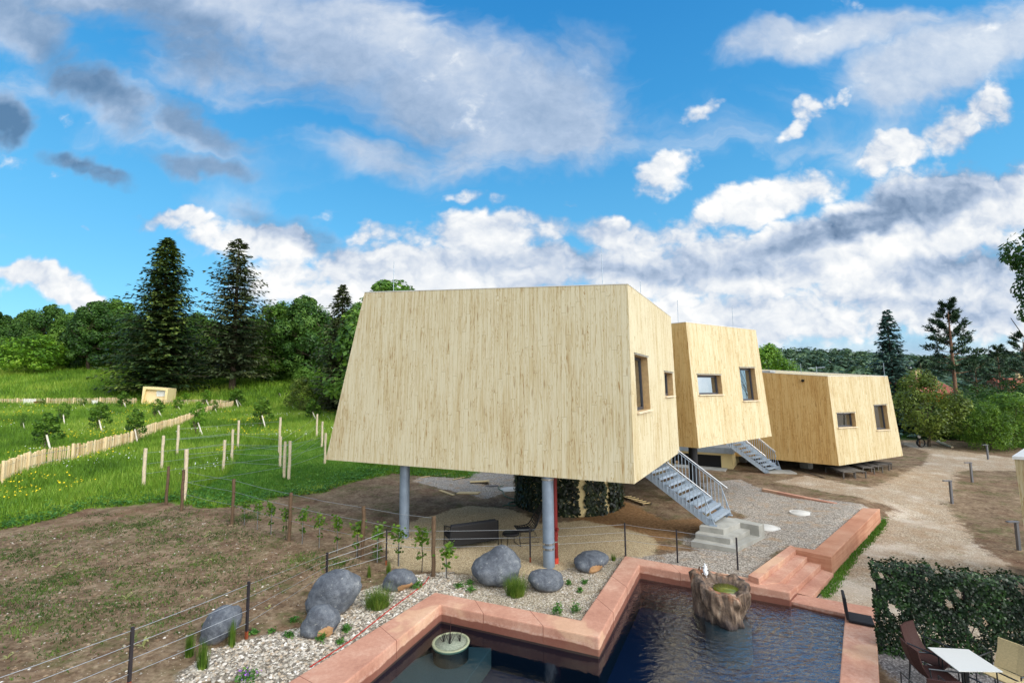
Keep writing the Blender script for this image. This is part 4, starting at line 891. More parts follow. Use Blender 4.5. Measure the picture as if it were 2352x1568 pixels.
# broadleaf wood on the left
proto('wood1', broadleaf(16, 6.4, 101, .46, 17000, .0, .9, 36, rs=.72), 'leaf_wood'); proto('wood2', broadleaf(16, 5.8, 102, .46, 16000, .0, .95, 34, rs=.74), 'leaf_deep'); proto('wood3', broadleaf(14, 6.0, 103, .42, 15000, .02, .85, 32, rs=.72), 'leaf_wood')
TL = [('wood2', -20, 712, 96, 'deep green round tree at the left border of the photo, in the back wood'), ('wood1', 55, 716, 98, 'mid green tree in the back wood above the pale fence gate end'), ('wood2', 108, 700, 97, 'taller dark domed tree in the back wood, above the light green small tree'), ('wood1', 160, 722, 96, 'low mid green tree in the back wood between two taller domes'),
 ('wood2', 205, 690, 92, 'tall narrow dark tree in the back wood left of the big fir'), ('wood3', 255, 684, 97, 'light airy tree in the back wood touching the big fir'), ('wood1', 310, 730, 100, 'broad tree standing hidden behind the big fir'), ('wood1', 452, 722, 96, 'light green tree seen in the gap between the two tallest conifers'),
 ('wood2', 600, 735, 92, 'dark tree filling the space right of the loose spruce'), ('wood3', 640, 690, 86, 'branchy round tree between the loose spruce and the narrow spruce'), ('wood2', 700, 676, 84, 'tall dark leafy tree left of the narrow spruce'), ('wood3', 740, 722, 88, 'smaller leafy tree directly left of the narrow spruce'),
 ('wood1', 828, 700, 90, 'leafy tree squeezed between narrow spruce and house edge'), ('wood3', 900, 630, 54, 'oak crown showing above the roof of the largest house'), ('wood2', 540, 740, 98, 'dark leafy tree behind the loose spruce trunk'), ('wood1', 395, 745, 99, 'leafy tree behind the right side of the big fir'),
 ('wood2', 30, 742, 93, 'low dark tree in front of the deep green round tree, left end of the wood'), ('wood3', 135, 735, 101, 'pale green tree filling the gap behind the light green small tree'), ('wood1', 232, 715, 100, 'mid green tree filling the gap between narrow dark tree and airy tree'), ('wood2', 285, 720, 95, 'dark tree hugging the left flank of the big fir'), ('wood3', 425, 728, 92, 'tree whose crown fills the low gap right of the big fir'), ('wood1', 488, 738, 95, 'tree behind the left skirt of the loose spruce'), ('wood3', 668, 712, 93, 'tree filling the gap between branchy round tree and tall dark leafy tree'), ('wood2', 575, 728, 97, 'dark tree close to the right skirt of the loose spruce'), ('wood1', 765, 735, 93, 'tree filling the gap left of the narrow spruce'),
 ('wood1', -70, 705, 94, 'tree at the far left end of the back wood, half out of view')]
for k, X, Yt, ds, lb in TL: placed(k, 'broadleaf_tree', X, Yt-10, ds-3, lb, 'tree', 'broadleaf trees of the back wood', h0=14.6 if k == 'wood3' else 16.4, sx=1.2 if X == 900 else None)
proto('bush', broadleaf(5, 3.4, 140, .26, 6000, .05, .7, 16, trunk=.09), 'leaf_bright'); proto('bush2', broadleaf(4, 2.6, 141, .24, 5000, .02, .8, 14, trunk=.07), 'leaf_wood')
placed('bush', 'small_tree', 78, 772, 84, 'light green spreading small tree alone on the meadow bank', h0=5, sx=1.7)
for i, (k, X, Yt, ds, lb) in enumerate([('bush', -25, 838, 89, 'bright shrub at the very left end of the wood edge'), ('bush', 52, 838, 91, 'bright shrub left behind the light green small tree'), ('bush2', 112, 842, 90, 'dark shrub under the taller dark domed tree'), ('bush', 188, 842, 90, 'bright shrub under the tall narrow dark tree'), ('bush', 425, 838, 88, 'bright shrub in the gap right of the big fir'), ('bush2', 655, 845, 82, 'dark shrub under the branchy round tree, right one'), ('bush', 735, 850, 78, 'bright shrub under the smaller leafy tree'), ('bush2', 225, 832, 90, 'leafy shrub at the foot of the back wood, left of the fir'), ('bush', 275, 835, 88, 'bright shrub just left of the fir skirt'), ('bush2', 455, 815, 84, 'shrub between the two tallest conifers'), ('bush2', 615, 838, 80, 'dark shrub under the branchy round tree'), ('bush', 772, 852, 62, 'bright yellow-green shrub by the house edge'),
   ('bush2', 150, 838, 92, 'dark shrub behind the light green small tree'), ('bush2', 20, 845, 92, 'low shrub at the left end of the wood edge'), ('bush2', 560, 842, 84, 'shrub under the right side of the loose spruce'), ('bush2', 700, 845, 74, 'shrub under the tall dark leafy tree'), ('bush2', 245, 870, 78, 'rounded dark shrub under the fir on its left')]):
    placed(k, 'shrub', X, Yt, ds, lb, 'shrub', 'shrubs along the wood edge', h0=5 if k == 'bush' else 4)
proto('willow', broadleaf(3.2, 1.5, 150, .14, 2600, .1, .9, 12, trunk=.04), 'leaf_olive')
placed('willow', 'shrub', 692, 866, 58, 'pale olive flowering shrub in the orchard grass', 'shrub', h0=3.2)
# ------------------------------------------------------------------ trees on the right
def pine_tree(h, seed, spread, z0=.42, tilt=0.):
    rng = np.random.default_rng(seed); b = MB(); tops = []
    b.tube([(0, 0, -.3), (tilt*.2, 0, h*.35), (tilt*.7, 0, h*.7), (tilt, 0, h*.97)], [h*.016, h*.013, h*.009, .02], 9, cap=False); C0 = []
    for i in range(34):
        f = z0+(1-z0)*i/33.; a = i*2.4+rng.uniform(-.5, .5); L = spread*(1.05-.85*((f-z0)/(1-z0))**1.3)*rng.uniform(.6, 1.1); s = np.array([tilt*f, 0, h*f])
        d = np.array([math.cos(a), math.sin(a), .12+.5*(f-z0)]); P = limb(b, s, d, L, .05*(1.2-f)+.012, 5, rng=rng, droop=-.05)
        for q in (P[3], P[4], P[5], P[6]):
            for w in range(4):
                C0.append((q+rng.normal(0, .10*L, 3)*[1, 1, .5], unit(d+rng.normal(0, .5, 3)+[0, 0, .6])))
    A = []
    for c, d in C0:
        n = 15; v = rng.normal(0, .62, (n, 3))+d; v /= np.linalg.norm(v, axis=1)[:, None]; L = .30*h/13; t = rng.uniform(-.35, .5, (n, 1)); p = c+d*t*.7
        q = np.cross(v, rng.normal(size=(n, 3))); q /= np.linalg.norm(q, axis=1)[:, None]; A.append(np.stack([p-q*.035, p+q*.035, p+v*L+q*.02, p+v*L-q*.02], 1))
    return b, np.concatenate(A).reshape(-1, 3)
def on_right(X, dist, z): d = ray(X, 900); return np.array([d[0]*dist/d[1], dist, z])
proto('bluespruce', conifer(12, 3.1, 51, 34, 12, .85, .34, .18, .74, .04, .02, .18), 'needle_blue')
p = on_right(2052, 46, .0); plant_tree('bluespruce', 'spruce_tree', p, hgt_at(p, 2047, 716)/12, 'blue-green spruce rising right behind the far house')
proto('pine1', pine_tree(13, 61, 3.0), 'needle_pine', 'pine_bark'); proto('pine2', pine_tree(13, 62, 4.0, .3), 'needle_pine', 'pine_bark')
p = on_right(2195, 47, .2); plant_tree('pine1', 'pine_tree', p, hgt_at(p, 2172, 700)/13, 'tall pine with bare reddish trunk and open crown', rz=1.2)
for X, Yt, ds, k, lb in ((2300, 800, 50, 'pine2', 'dark pine behind the tree stump at the right'), (2362, 772, 46, 'pine2', 'dark bushy pine at the right border above the shrubs'), (2245, 822, 58, 'pine2', 'lower pine right of the tall open pine'), (2120, 830, 62, 'pine2', 'lower pine seen between blue spruce and tall pine')):
    p = on_right(X, ds, .4); plant_tree(k, 'pine_tree', p, hgt_at(p, X, Yt)/13, lb, group='dark pines behind the path')
proto('maple', broadleaf(6.2, 2.9, 71, .2, 7500, .1, .85, 18, trunk=.13), 'leaf_olive')
p = on_right(2122, 38, .05); plant_tree('maple', 'maple_tree', p, hgt_at(p, 2120, 852)/6.2, 'olive green maple beside the right end of the far house', sx=.95)
proto('shrubR', broadleaf(4.2, 3.0, 72, .17, 6500, .02, .85, 16, trunk=.08), 'leaf_orchard'); proto('shrubD', broadleaf(5, 3.2, 73, .2, 6500, .02, .9, 16, trunk=.1), 'leaf_deep')
for X, Yt, ds, k, lb, sx in ((2310, 905, 37, 'shrubR', 'bright willow shrub right of the tree stump', 1.05), (2262, 928, 36, 'shrubR', 'smaller bright shrub leaning over the tree stump', .6), (2205, 905, 42, 'shrubD', 'dark shrub under the tall open pine', .9), (2355, 880, 40, 'shrubD', 'dark shrub at the right border behind the willow shrub', 1.1), (2160, 925, 43, 'shrubD', 'dark shrub behind the olive maple', .8), (2250, 890, 46, 'shrubD', 'dark shrub behind the stump, below the pines', 1.), (2100, 905, 48, 'shrubD', 'dark shrub between orange house and maple', .8)):
    p = on_right(X, ds, gz(*on_right(X, ds, 0)[:2])); plant_tree(k, 'shrub', p, hgt_at(p, X, Yt)/(4.2 if k == 'shrubR' else 5), lb, 'shrub', 'shrubs behind the path', sx=sx)
proto('midtree', broadleaf(9, 3.2, 81, .26, 7000, .2, .9, 18), 'leaf_bright')
p = on_right(1772, 62, 0); plant_tree('midtree', 'broadleaf_tree', p, hgt_at(p, 1765, 782)/9.2, 'bright green tree between the middle and far houses', sx=1.05)
# big overhanging tree at the right border
proto('border', broadleaf(15, 2.6, 91, .21, 15000, .5, .95, 22, trunk=.07), 'leaf_deep')
p = on_right(2468, 27, gz(*on_right(2412, 27, 0)[:2])); plant_tree('border', 'broadleaf_tree', p, 1.02*hgt_at(p, 2420, 470)/15, 'dark tree reaching into the sky at the right border', sx=.92, rz=.4)
# distant wooded hill: one mass
def hillwood():
    rng = np.random.default_rng(5); n = 3000; x = rng.uniform(-60, 560, n); y = rng.uniform(160, 430, n); keep = (x > y*.28) & (x < y*1.35); x, y = x[keep], y[keep]; z = -6+hillz(x, y); L = []; N = []
    for a, b_, c in zip(x, y, z):
        r = rng.uniform(3., 5.); m = 34; v = rng.normal(size=(m, 3)); v[:, 2] = np.abs(v[:, 2])*1.1-.15; v /= np.linalg.norm(v, axis=1)[:, None]
        L.append(np.array([a, b_, c+rng.uniform(3, 7)])+v*r*[1, 1, 1.25]*rng.uniform(.8, 1.1, (m, 1))); N.append(v+[0, 0, .5])
    o = cloudmesh('distant_woodland', leaves(np.concatenate(L), 2.5, np.concatenate(N), .75, .5, rng), MT['leaf_hill']); tag(o, 'dense green woodland covering the distant hill behind the houses', 'woodland', None, 'stuff')
hillwood()
# ------------------------------------------------------------------ meadow
def meadow():
    rng = np.random.default_rng(9); near = [(x, y) for x, y in Zg[:10]]
    mz = near+[(-2.5, 27), (-4, 40), (-6, 62), (-90, 62), (-60, 24), (-30, 15)]
    q = inpoly(mz, 62000, rng, lambda x, y: np.clip((19/np.maximum(y, 15))**1.7, 0, 1)*(x > -1.18*y-4), .0)
    lawn = sdist(Zlawn, q[:, 0], q[:, 1]) > 0
    P = onground(q[~lawn]); dist = P[:, 1]; edge = sdist(mz, P[:, 0], P[:, 1]); h = np.clip(.14+.26*rng.uniform(0, 1, len(P))**1.5+.012*(dist-18), .1, .75)*np.clip(.35+edge*.35, .35, 1); w = .014+.0011*dist
    o = cloudmesh('meadow_grass', blades(P, h, w, .75, 5, rng, .16), MT['grass_blade'], None, 3); tag(o, 'long uncut meadow grass around the trellis posts and orchard', 'grass', None, 'stuff')
    P = onground(inpoly(Zlawn, 9000, rng)); o = cloudmesh('short_grass', blades(P, .13, .03, .8, 5, rng, .12), MT['lawn_blade'], None, 3); tag(o, 'shorter fresh green grass between the trellis rows', 'grass', None, 'stuff')
    bz = [(-6, 62), (-95, 62), (-125, 96), (-4, 96)]; P = onground(inpoly(bz, 26000, rng)); o = cloudmesh('bank_meadow', blades(P, rng.uniform(.3, .9, len(P)), .11, .7, 4, rng, .5), MT['grass_blade'], None, 3); tag(o, 'rough meadow grass on the slope below the back wood', 'grass', None, 'stuff')
    # broad weeds along the edge
    e = inpoly(mz, 5200, rng, lambda x, y: np.exp(-np.maximum(0, sdist(mz, x, y))/.9)*np.clip((19/np.maximum(y, 15))**1.5, 0, 1))
    c = np.repeat(onground(e), 6, 0); c = c+rng.normal(0, .10, c.shape)*[1, 1, .5]+[0, 0, .09]
    o = cloudmesh('edge_weeds', leaves(c, .11, np.tile([0, 0, 1.], (len(c), 1)), .6, .5, rng), MT['herb']); tag(o, 'leafy weeds growing along the soil edge of the meadow', 'weeds', None, 'stuff')
    for nm, m, cnt, sz, fn in (('yellow_flowers', 'flower_yellow', 3000, .05, lambda x, y: (np.sin(x*.5+y*.31)+np.sin(y*.7-x*.2+1.) > .75)*np.clip(22/np.maximum(y, 20), 0, 1)), ('white_flowers', 'flower_white', 900, .04, lambda x, y: (np.sin(x*.8-y*.4)+np.sin(y*.5+.6) > .9)*np.clip(22/np.maximum(y, 20), 0, 1))):
        q = inpoly(mz, cnt, rng, fn, .5); q = q[sdist(Zlawn, q[:, 0], q[:, 1]) < -.3]; P = onground(q); P[:, 2] += rng.uniform(.25, .5, len(P))*np.clip(.7+P[:, 1]/80, 0, 1.5)
        o = cloudmesh(nm, leaves(P, sz*(.7+P[:, 1]/45), np.tile([0, -.5, .8], (len(P), 1)), .9, .6, rng), MT[m]); tag(o, nm.replace('_', ' ')+' scattered through the long meadow grass', 'flowers', None, 'stuff')
    for nm, poly, cnt, hh, lb in (('path_grass', Zgr2, 900, .07, 'green grass strip at the foot of the terracotta retaining wall'), ('bank_grass', Zbank, 4200, .42, 'tall grass on the bank below the right shrubs')):
        P = onground(inpoly(poly, cnt, rng)); o = cloudmesh(nm, blades(P, hh, .02+.0008*P[:, 1], .8, 5, rng, .12), MT['lawn_blade'], None, 3); tag(o, lb, 'grass', None, 'stuff')
    # low weeds on the bare soil
    zs = P2([(0, 1240), (200, 1185), (400, 1170), (560, 1190), (680, 1260), (720, 1310), (560, 1400), (300, 1500), (0, 1560)])
    cl = inpoly(zs, 260, rng); q = np.concatenate([c+rng.normal(0, .28, (rng.integers(4, 26), 2)) for c in cl]); P = onground(q)
    o = cloudmesh('soil_weeds', np.concatenate([blades(P, .06, .022, 1.2, 3, rng, .07)]), MT['weed'], None, 3); tag(o, 'sparse low weeds sprouting over the bare soil bed', 'weeds', None, 'stuff')
    gp = [(30, 1275, .5), (90, 1360, .6), (160, 1330, .4), (15, 1395, .6), (700, 1283, .35), (772, 1295, .28), (230, 1215, .4), (330, 1205, .3), (60, 1440, .5), (560, 1190, .3)]
    q = np.concatenate([pt(x, y)[:2]+rng.normal(0, r, (170, 2)) for x, y, r in gp]); P = onground(q)
    o = cloudmesh('grass_patches', blades(P, .07, .018, 1.1, 4, rng, .07), MT['weed'], None, 3); tag(o, 'patches of fresh green grass on the bare soil', 'grass', None, 'stuff')
meadow()
def pebbles():
    rng = np.random.default_rng(12)
    def stones(name, poly, n, s0, s1, lb, dens=None, pw=2.2, mk='pebble'):
        q = inpoly(poly, n, rng, dens); P = onground(q); s = s0+(s1-s0)*rng.uniform(0, 1, n)**pw
        base = np.array([(1, 0, 0), (.3, .95, 0), (-.8, .6, 0), (-.8, -.6, 0), (.3, -.95, 0), (.1, 0, .62), (-.25, .2, .55)]); fs = np.array([(0, 1, 5), (1, 6, 5), (1, 2, 6), (2, 3, 6), (3, 5, 6), (3, 4, 5), (4, 0, 5)])
        a = rng.uniform(0, 6.28, n); V = base[None]*rng.uniform(.7, 1.25, (n, 7, 1)); V = V*s[:, None, None]*np.stack([np.ones(n), rng.uniform(.6, 1, n), rng.uniform(.6, 1, n)], 1)[:, None, :]
        x = V[..., 0]*np.cos(a)[:, None]-V[..., 1]*np.sin(a)[:, None]; y = V[..., 0]*np.sin(a)[:, None]+V[..., 1]*np.cos(a)[:, None]; V = np.stack([x, y, V[..., 2]], -1)+P[:, None, :]
        o = npmesh(name, V, (fs[None]+np.arange(n)[:, None, None]*7), MT[mk], None, 3, True); tag(o, lb, 'pebbles', None, 'stuff')
    stones('pebble_bed', Zpeb, 13000, .010, .056, 'white and grey river pebbles beside the near pool wall')
    stones('fine_gravel', Zfine, 5000, .012, .03, 'fine pale gravel around the boulders above the pool')
    stones('soil_clods', P2([(0, 1230), (420, 1180), (560, 1190), (700, 1260), (900, 1320), (700, 1400), (450, 1500), (300, 1567), (0, 1567)]), 3600, .015, .06, 'crumbly brown clods over the bare soil bed', None, 2, 'clod')
    stones('soil_pebbles', P2([(0, 1230), (420, 1180), (700, 1260), (900, 1320), (700, 1400), (450, 1500), (300, 1567), (0, 1567)]), 1500, .008, .04, 'small pale stones strewn over the bare soil', None, 3)
pebbles()
# ------------------------------------------------------------------ wire fence with rusty steel posts
def wire_fence():
    pix = [((295.5, 1585), (302, 1440)), ((566, 1465), (571, 1335)), ((750, 1331), (750, 1268)), ((887, 1297), (887, 1215)), ((1218, 1290), (1215, 1212)), ((1437, 1278), (1434, 1200)), ((1556.5, 1292), (1553, 1216)), ((1695, 1309), (1692, 1234))]
    pts = [pt(*a) for a, _ in pix]; tops = [tri(*b_, p) for p, (_, b_) in zip(pts, pix)]
    pts.insert(0, ext(pts[1], pts[0], 2.4)); pts[0] = np.array([pts[0][0], pts[0][1], gz(*pts[0][:2])]); tops.insert(0, pts[0][2]+1.05)
    root = empty('wire_fence', pts[4]); tag(root, 'wire fence on slim rusty steel posts curving along the garden and pool', 'wire fence'); org = np.array(pts[4])
    for i, (p, t_) in enumerate(zip(pts, tops)):
        a = pts[min(i+1, len(pts)-1)]-pts[max(0, i-1)]; rz = math.atan2(a[1], a[0])
        b = MB(); b.org = org; b.box((p[0], p[1], (p[2]-.1+t_)/2), (.045, .045, t_-p[2]+.1), rz)
        if i < 6: b.cm = 1; b.box((p[0], p[1], p[2]+.06), (.047, .047, .16), rz)
        b.build('post', [MT['rusty_steel'], MT['rust_foot']], root)
    for f in (.95, .72, .49, .26):
        for i in range(len(pts)-1):
            if i >= 4 and f == .26: continue
            a = np.array([pts[i][0], pts[i][1], pts[i][2]+(tops[i]-pts[i][2])*f]); c = np.array([pts[i+1][0], pts[i+1][1], pts[i+1][2]+(tops[i+1]-pts[i+1][2])*f])
            m = (a+c)/2-[0, 0, .015]; b = MB(); b.org = org; b.tube([a, m, c], .0045 if i > 3 else .0055, 5, cap=False); b.build('wire', MT['wire_metal'], root)
wire_fence()
# ------------------------------------------------------------------ trellis rows
def pole(root, org, p, zt_, r, m, name='post', lean=(0, 0), rng=random):
    b = MB(); b.org = org; n = 6; h = zt_-p[2]+.25; path = [(p[0]+lean[0]*k/n+rng.uniform(-.012, .012), p[1]+lean[1]*k/n+rng.uniform(-.012, .012), p[2]-.25+h*k/n) for k in range(n+1)]
    b.tube(path, [r*rng.uniform(.88, 1.08) for _ in path], 9); return b.build(name, MT[m], root)
def trellis(name, label, pix, r, m, fr, extra_end=None, wr=.005):
    ps = [pt(*a) for a, _ in pix]; tz = [tri(*t_, p) for p, (_, t_) in zip(ps, pix)]
    org = np.array(ps[0]); root = empty(name, org); tag(root, label, 'trellis', None)
    for p, t_ in zip(ps, tz): pole(root, org, p, t_, r, m)
    ends = list(zip(ps, tz))
    if extra_end is not None: ends.append(extra_end)
    for f in fr:
        for (a, ta), (c, tc) in zip(ends[:-1], ends[1:]):
            A = np.array([a[0], a[1], a[2]+(ta-a[2])*f]); Cc = np.array([c[0], c[1], c[2]+(tc-c[2])*f]); b = MB(); b.org = org
            b.tube([A, (A+Cc)/2-[0, 0, .03], Cc], wr, 4, cap=False); b.build('wire', MT['wire_metal'], root)
    return ps, tz
fps, ftz = trellis('vine_trellis', 'front vine trellis of dark weathered posts on bare soil before the columns', [((416.6, 1172.8), (425, 1078)), ((532.8, 1202.4), (533.6, 1099.9)), ((664.2, 1242), (666.7, 1131)), ((833, 1285), (832.6, 1161.8)), ((995.3, 1323), (989.2, 1185.6))], .06, 'trellis_wood', (.97, .72, .42))
trellis('vine_trellis', 'pale trellis row in the grass with its thickest double post at the left end', [((423, 1150), (420.5, 1031.8)), ((663.5, 1101), (662, 1012.6)), ((746, 1065), (751, 994))], .075, 'birch_post', (.9, .62, .35), wr=.006)
trellis('vine_trellis', 'second pale trellis row in the grass, starting at the lone leftmost post', [((329, 1120.3), (332.5, 1029.3)), ((513, 1084.6), (517, 1010)), ((652, 1097), (648, 1014)), ((739, 1028), (737, 968))], .075, 'birch_post', (.88, .6, .35), wr=.006)
trellis('vine_trellis', 'third pale trellis row in the grass, just in front of the farthest row', [((371, 1080.5), (376.9, 999.8)), ((532, 1060), (534, 986)), ((643, 1072), (646, 1001.8)), ((727, 1007), (728, 950.5))], .075, 'birch_post', (.88, .55), wr=.006)
trellis('vine_trellis', 'farthest pale trellis row, its posts standing against the long meadow grass', [((406.4, 1049.7), (407.7, 976)), ((546, 1034), (546, 965)), ((641, 1040), (643.7, 958))], .075, 'birch_post', (.88, .55), wr=.006)
p = pt(382, 1158.7); root = empty('trellis_post', p); tag(root, 'short dark weathered post left of the front vine trellis', 'post'); pole(root, p, p, tri(389.7, 1070, p), .055, 'trellis_wood')
# young vines
def vine():
    root = empty('young_vine', (0, 0, 0)); b = MB(); b.tube([(0, 0, -.1), (0, 0, 1.05)], .008, 6); b.build('stake', MT['vine_stake'], root)
    b = MB(); b.tube([(.02, 0, 0), (.015, .012, .4), (.01, -.01, .75), (.03, .02, 1.05)], [.011, .01, .008, .004], 6); b.build('stem', MT['bark'], root)
    rng = np.random.default_rng(33); c = np.concatenate([rng.normal(0, .085, (70, 3))+[.02, 0, .85], rng.normal(0, .07, (26, 3))+[.03, .02, 1.1], rng.normal(0, .05, (14, 3))+[0, 0, .45]]); cloudmesh('foliage', leaves(c, .085, np.tile([0, -.3, .9], (len(c), 1)), .9, .4, rng), MT['vine_leaf'], root); return root
vp = vine(); ordn = ['leftmost', 'second from the left', 'third from the left', 'fourth from the left', 'fifth from the left', 'sixth from the left', 'seventh from the left', 'fourth from the right', 'third from the right', 'second from the right', 'bushy one right of the dark sofa side post', 'rightmost']
for i, (x, y, s) in enumerate([(560.9, 1206, .8), (590.7, 1215, .85), (622.3, 1228, .95), (656, 1238, .9), (693.8, 1248.6, 1.), (732.9, 1258, .9), (774.4, 1269.8, 1.), (819.5, 1280, .95), (866.4, 1291.8, .95), (916, 1299.8, 1.), (969.7, 1313, 1.1), (1024, 1328, .8)]):
    o = vp if i == 0 else copy_tree(vp); p = pt(x, y); o.location = p; o.scale = (1+.35*(x > 800), 1+.35*(x > 800), s); o.rotation_euler = (0, 0, i*1.7); o.name = 'young_vine'
    tag(o, f'young staked vine along the front trellis, {ordn[i]} of the twelve' if i != 10 else 'bushy young vine just left of the last front trellis post', 'vine', 'young vines along the front trellis')
# ------------------------------------------------------------------ split paling fences
def paling(label, pix, hts, gate=None):
    ps = [pt(*q, 400) for q in pix]; org = np.array(ps[0]); root = empty('paling_fence', org); tag(root, label, 'paling fence'); rng = random.Random(4)
    seg = [np.linalg.norm(b_-a) for a, b_ in zip(ps[:-1], ps[1:])]; b = MB(); b.org = org
    for i, (a, c) in enumerate(zip(ps[:-1], ps[1:])):
        n = max(2, int(seg[i]/.115)); d = unit(c-a); h0, h1 = hts[i], hts[i+1]
        for k in range(n):
            q = a+(c-a)*(k+rng.uniform(-.2, .2))/n; z = gz(q[0], q[1]); h = (h0+(h1-h0)*k/n)*rng.uniform(.93, 1.05); s = np.array([-d[1], d[0], 0])*rng.uniform(-.02, .02); tl = d*rng.uniform(-.03, .03)
            b.bar((q[0]+s[0], q[1]+s[1], z+.03), (q[0]+s[0]+tl[0], q[1]+s[1]+tl[1], z+h), rng.uniform(.055, .095), .028, up=(d[0], d[1], 0.0001))
    pl = b.build('palings', MT['paling'], root)
    L = 0; tot = sum(seg); step = 2.9; k = 0
    while L < tot:
        acc = 0
        for i, s_ in enumerate(seg):
            if L <= acc+s_: break
            acc += s_
        f = (L-acc)/seg[i]; q = ps[i]+(ps[i+1]-ps[i])*f; h = hts[i]+(hts[i+1]-hts[i])*f; d = unit(ps[i+1]-ps[i]); q = q+np.array([d[1], -d[0], 0])*.07
        b = MB(); b.org = org; z = gz(q[0], q[1]); b.tube([(q[0], q[1], z-.2), (q[0], q[1], z+h*1.08)], [.075, .068], 9); b.build('post', MT['paling'], root); L += step; k += 1
    for f in (.3, .78):
        b = MB(); b.org = org; b.tube([(p[0], p[1], gz(p[0], p[1])+h*f) for p, h in zip(ps, hts)], .02, 5); b.build('rail', MT['wire_metal'], root)
e0 = pt(*c2(-90, 985)); 
paling('long pale split-wood paling fence running diagonally up the meadow', [(-300, 1205), (-40, 1127), (5, 1112), c2(205, 885), c2(400, 830), c2(740, 760), c2(975, 690), c2(1160, 640), c2(1345, 550), c2(1500, 505), c2(1640, 455), c2(1780, 390), c2(1900, 340), c2(2090, 300)], [1.05, 1.05, 1.05, 1.02, 1.02, 1.0, 1.0, 1., 1., 1., 1., 1., 1., 1.05])
paling('far paling fence across the meadow in front of the dark bank', [(-200, 941), c2(0, 282), c2(250, 280), c2(420, 278), c2(640, 275), c2(850, 272), c2(1080, 272), c2(1230, 275)], [1.05]*8)
paling('short far paling fence section right of the small hut', [c2(1385, 280), c2(1500, 278), c2(1720, 268), c2(1850, 268), c2(2060, 285)], [1.0, .9, .8, .8, .9])
# ------------------------------------------------------------------ orchard saplings
def sapling(seed, h, cr, n, leaf, lm):
    b, V = broadleaf(h, cr, seed, leaf, n, .22, 1.1, 9, trunk=.035); root = empty('proto', (0, 0, 0)); b.build('trunk', MT['bark'], root); cloudmesh('crown', V, MT[lm], root)
    s = MB(); s.tube([(-.5, -.12, -.1), (-.02, -.06, .95)], .042, 7); s.build('support_stake', MT['stake_white'], root); return [root, False]
SP = [sapling(201, 2.3, .66, 1300, .12, 'leaf_orchard'), sapling(202, 2.0, .55, 480, .12, 'leaf_orchard'), sapling(203, 2.4, .52, 1000, .12, 'leaf_bright')]
def put_sap(k, base, top, label, sx=1., flip=False):
    root, used = SP[k]; root = copy_tree(root) if used else root; SP[k][1] = True; p = pt(*base, 300); h = tri(*top, p)-p[2]; s = h/(2.3, 2.0, 2.4)[k]
    root.name = 'orchard_sapling'; root.location = p; root.scale = (s*sx*(-1 if not flip else 1), s*sx, s); root.rotation_euler = (0, 0, random.uniform(-.4, .4)); tag(root, label, 'sapling', 'young trees of the orchard')
    for ch in root.children: ch.name = ch.name.split('.')[0]
for a in [(1, c2(200, 505), c2(190, 330), 'nearly bare sapling leaning by a thick white stake at the left', .6), (0, c2(415, 682), c2(430, 325), 'dark bushy sapling rising right behind the diagonal paling fence, nearest the camera', 1.2), (1, c2(565, 458), c2(560, 235), 'thin-crowned sapling with long slanted stake, left of the bushy one in mid meadow', 1.), (0, c2(885, 525), c2(895, 230), 'large bushy sapling in mid meadow behind the diagonal fence', 1.1), (0, c2(1105, 322), c2(1120, 135), 'round sapling left of the small cream hut', 1.1), (0, c2(1205, 622), c2(1190, 290), 'sapling overlapping the middle of the diagonal paling fence', .9), (1, c2(1410, 402), c2(1410, 205), 'airy sapling in front of the small hut', 1.2), (2, c2(1592, 342), c2(1590, 185), 'sapling right of the hut with a white stake', 1.2), (2, c2(1770, 562), c2(1785, 215), 'tall slim sapling before the far part of the diagonal fence', .95), (2, c2(1662, 268), c2(1680, 148), 'small bright sapling right behind the hut fence', 1.6), (2, c2(1845, 290), c2(1850, 118), 'bright sapling near the far end of the diagonal fence', 1.3), (1, c2(1922, 358), c2(1938, 222), 'thin sapling against the end of the diagonal fence', 1.), (2, c2(2115, 285), c2(2115, 105), 'wide bright sapling right of the diagonal fence end', 1.6), (1, c2(742, 308), c2(740, 195), 'small sparse sapling before the far fence', 1.2), (1, c2(378, 292), c2(385, 207), 'tiny sapling beside the brown box near the far fence', 1.2),
          (0, c4(332, 488), c4(312, 182), 'bushy dark-trunked sapling in the yellow flowers left of the house', 1.05), (2, c4(592, 302), c4(595, 140), 'sapling among yellow flowers near the olive shrub', 1.1), (0, c4(785, 422), c4(790, 205), 'wide sapling close to the left slanted edge of the house', 1.2), (2, c4(887, 325), c4(888, 175), 'slim sapling touching the slanted house edge', 1.), (2, c4(1000, 245), c4(985, 10), 'tall bright yellow-green sapling behind the house edge', 1.2), (0, c4(850, 205), c4(850, 90), 'far sapling above the others near the house edge', 1.4), (2, c4(490, 195), c4(500, 105), 'far bright sapling at the upper end of the orchard', 1.4), (0, c4(100, 300), c4(110, 110), 'leafy sapling at the end of the pale fence, next to the flowers', 1.3)]:
    put_sap(*a)
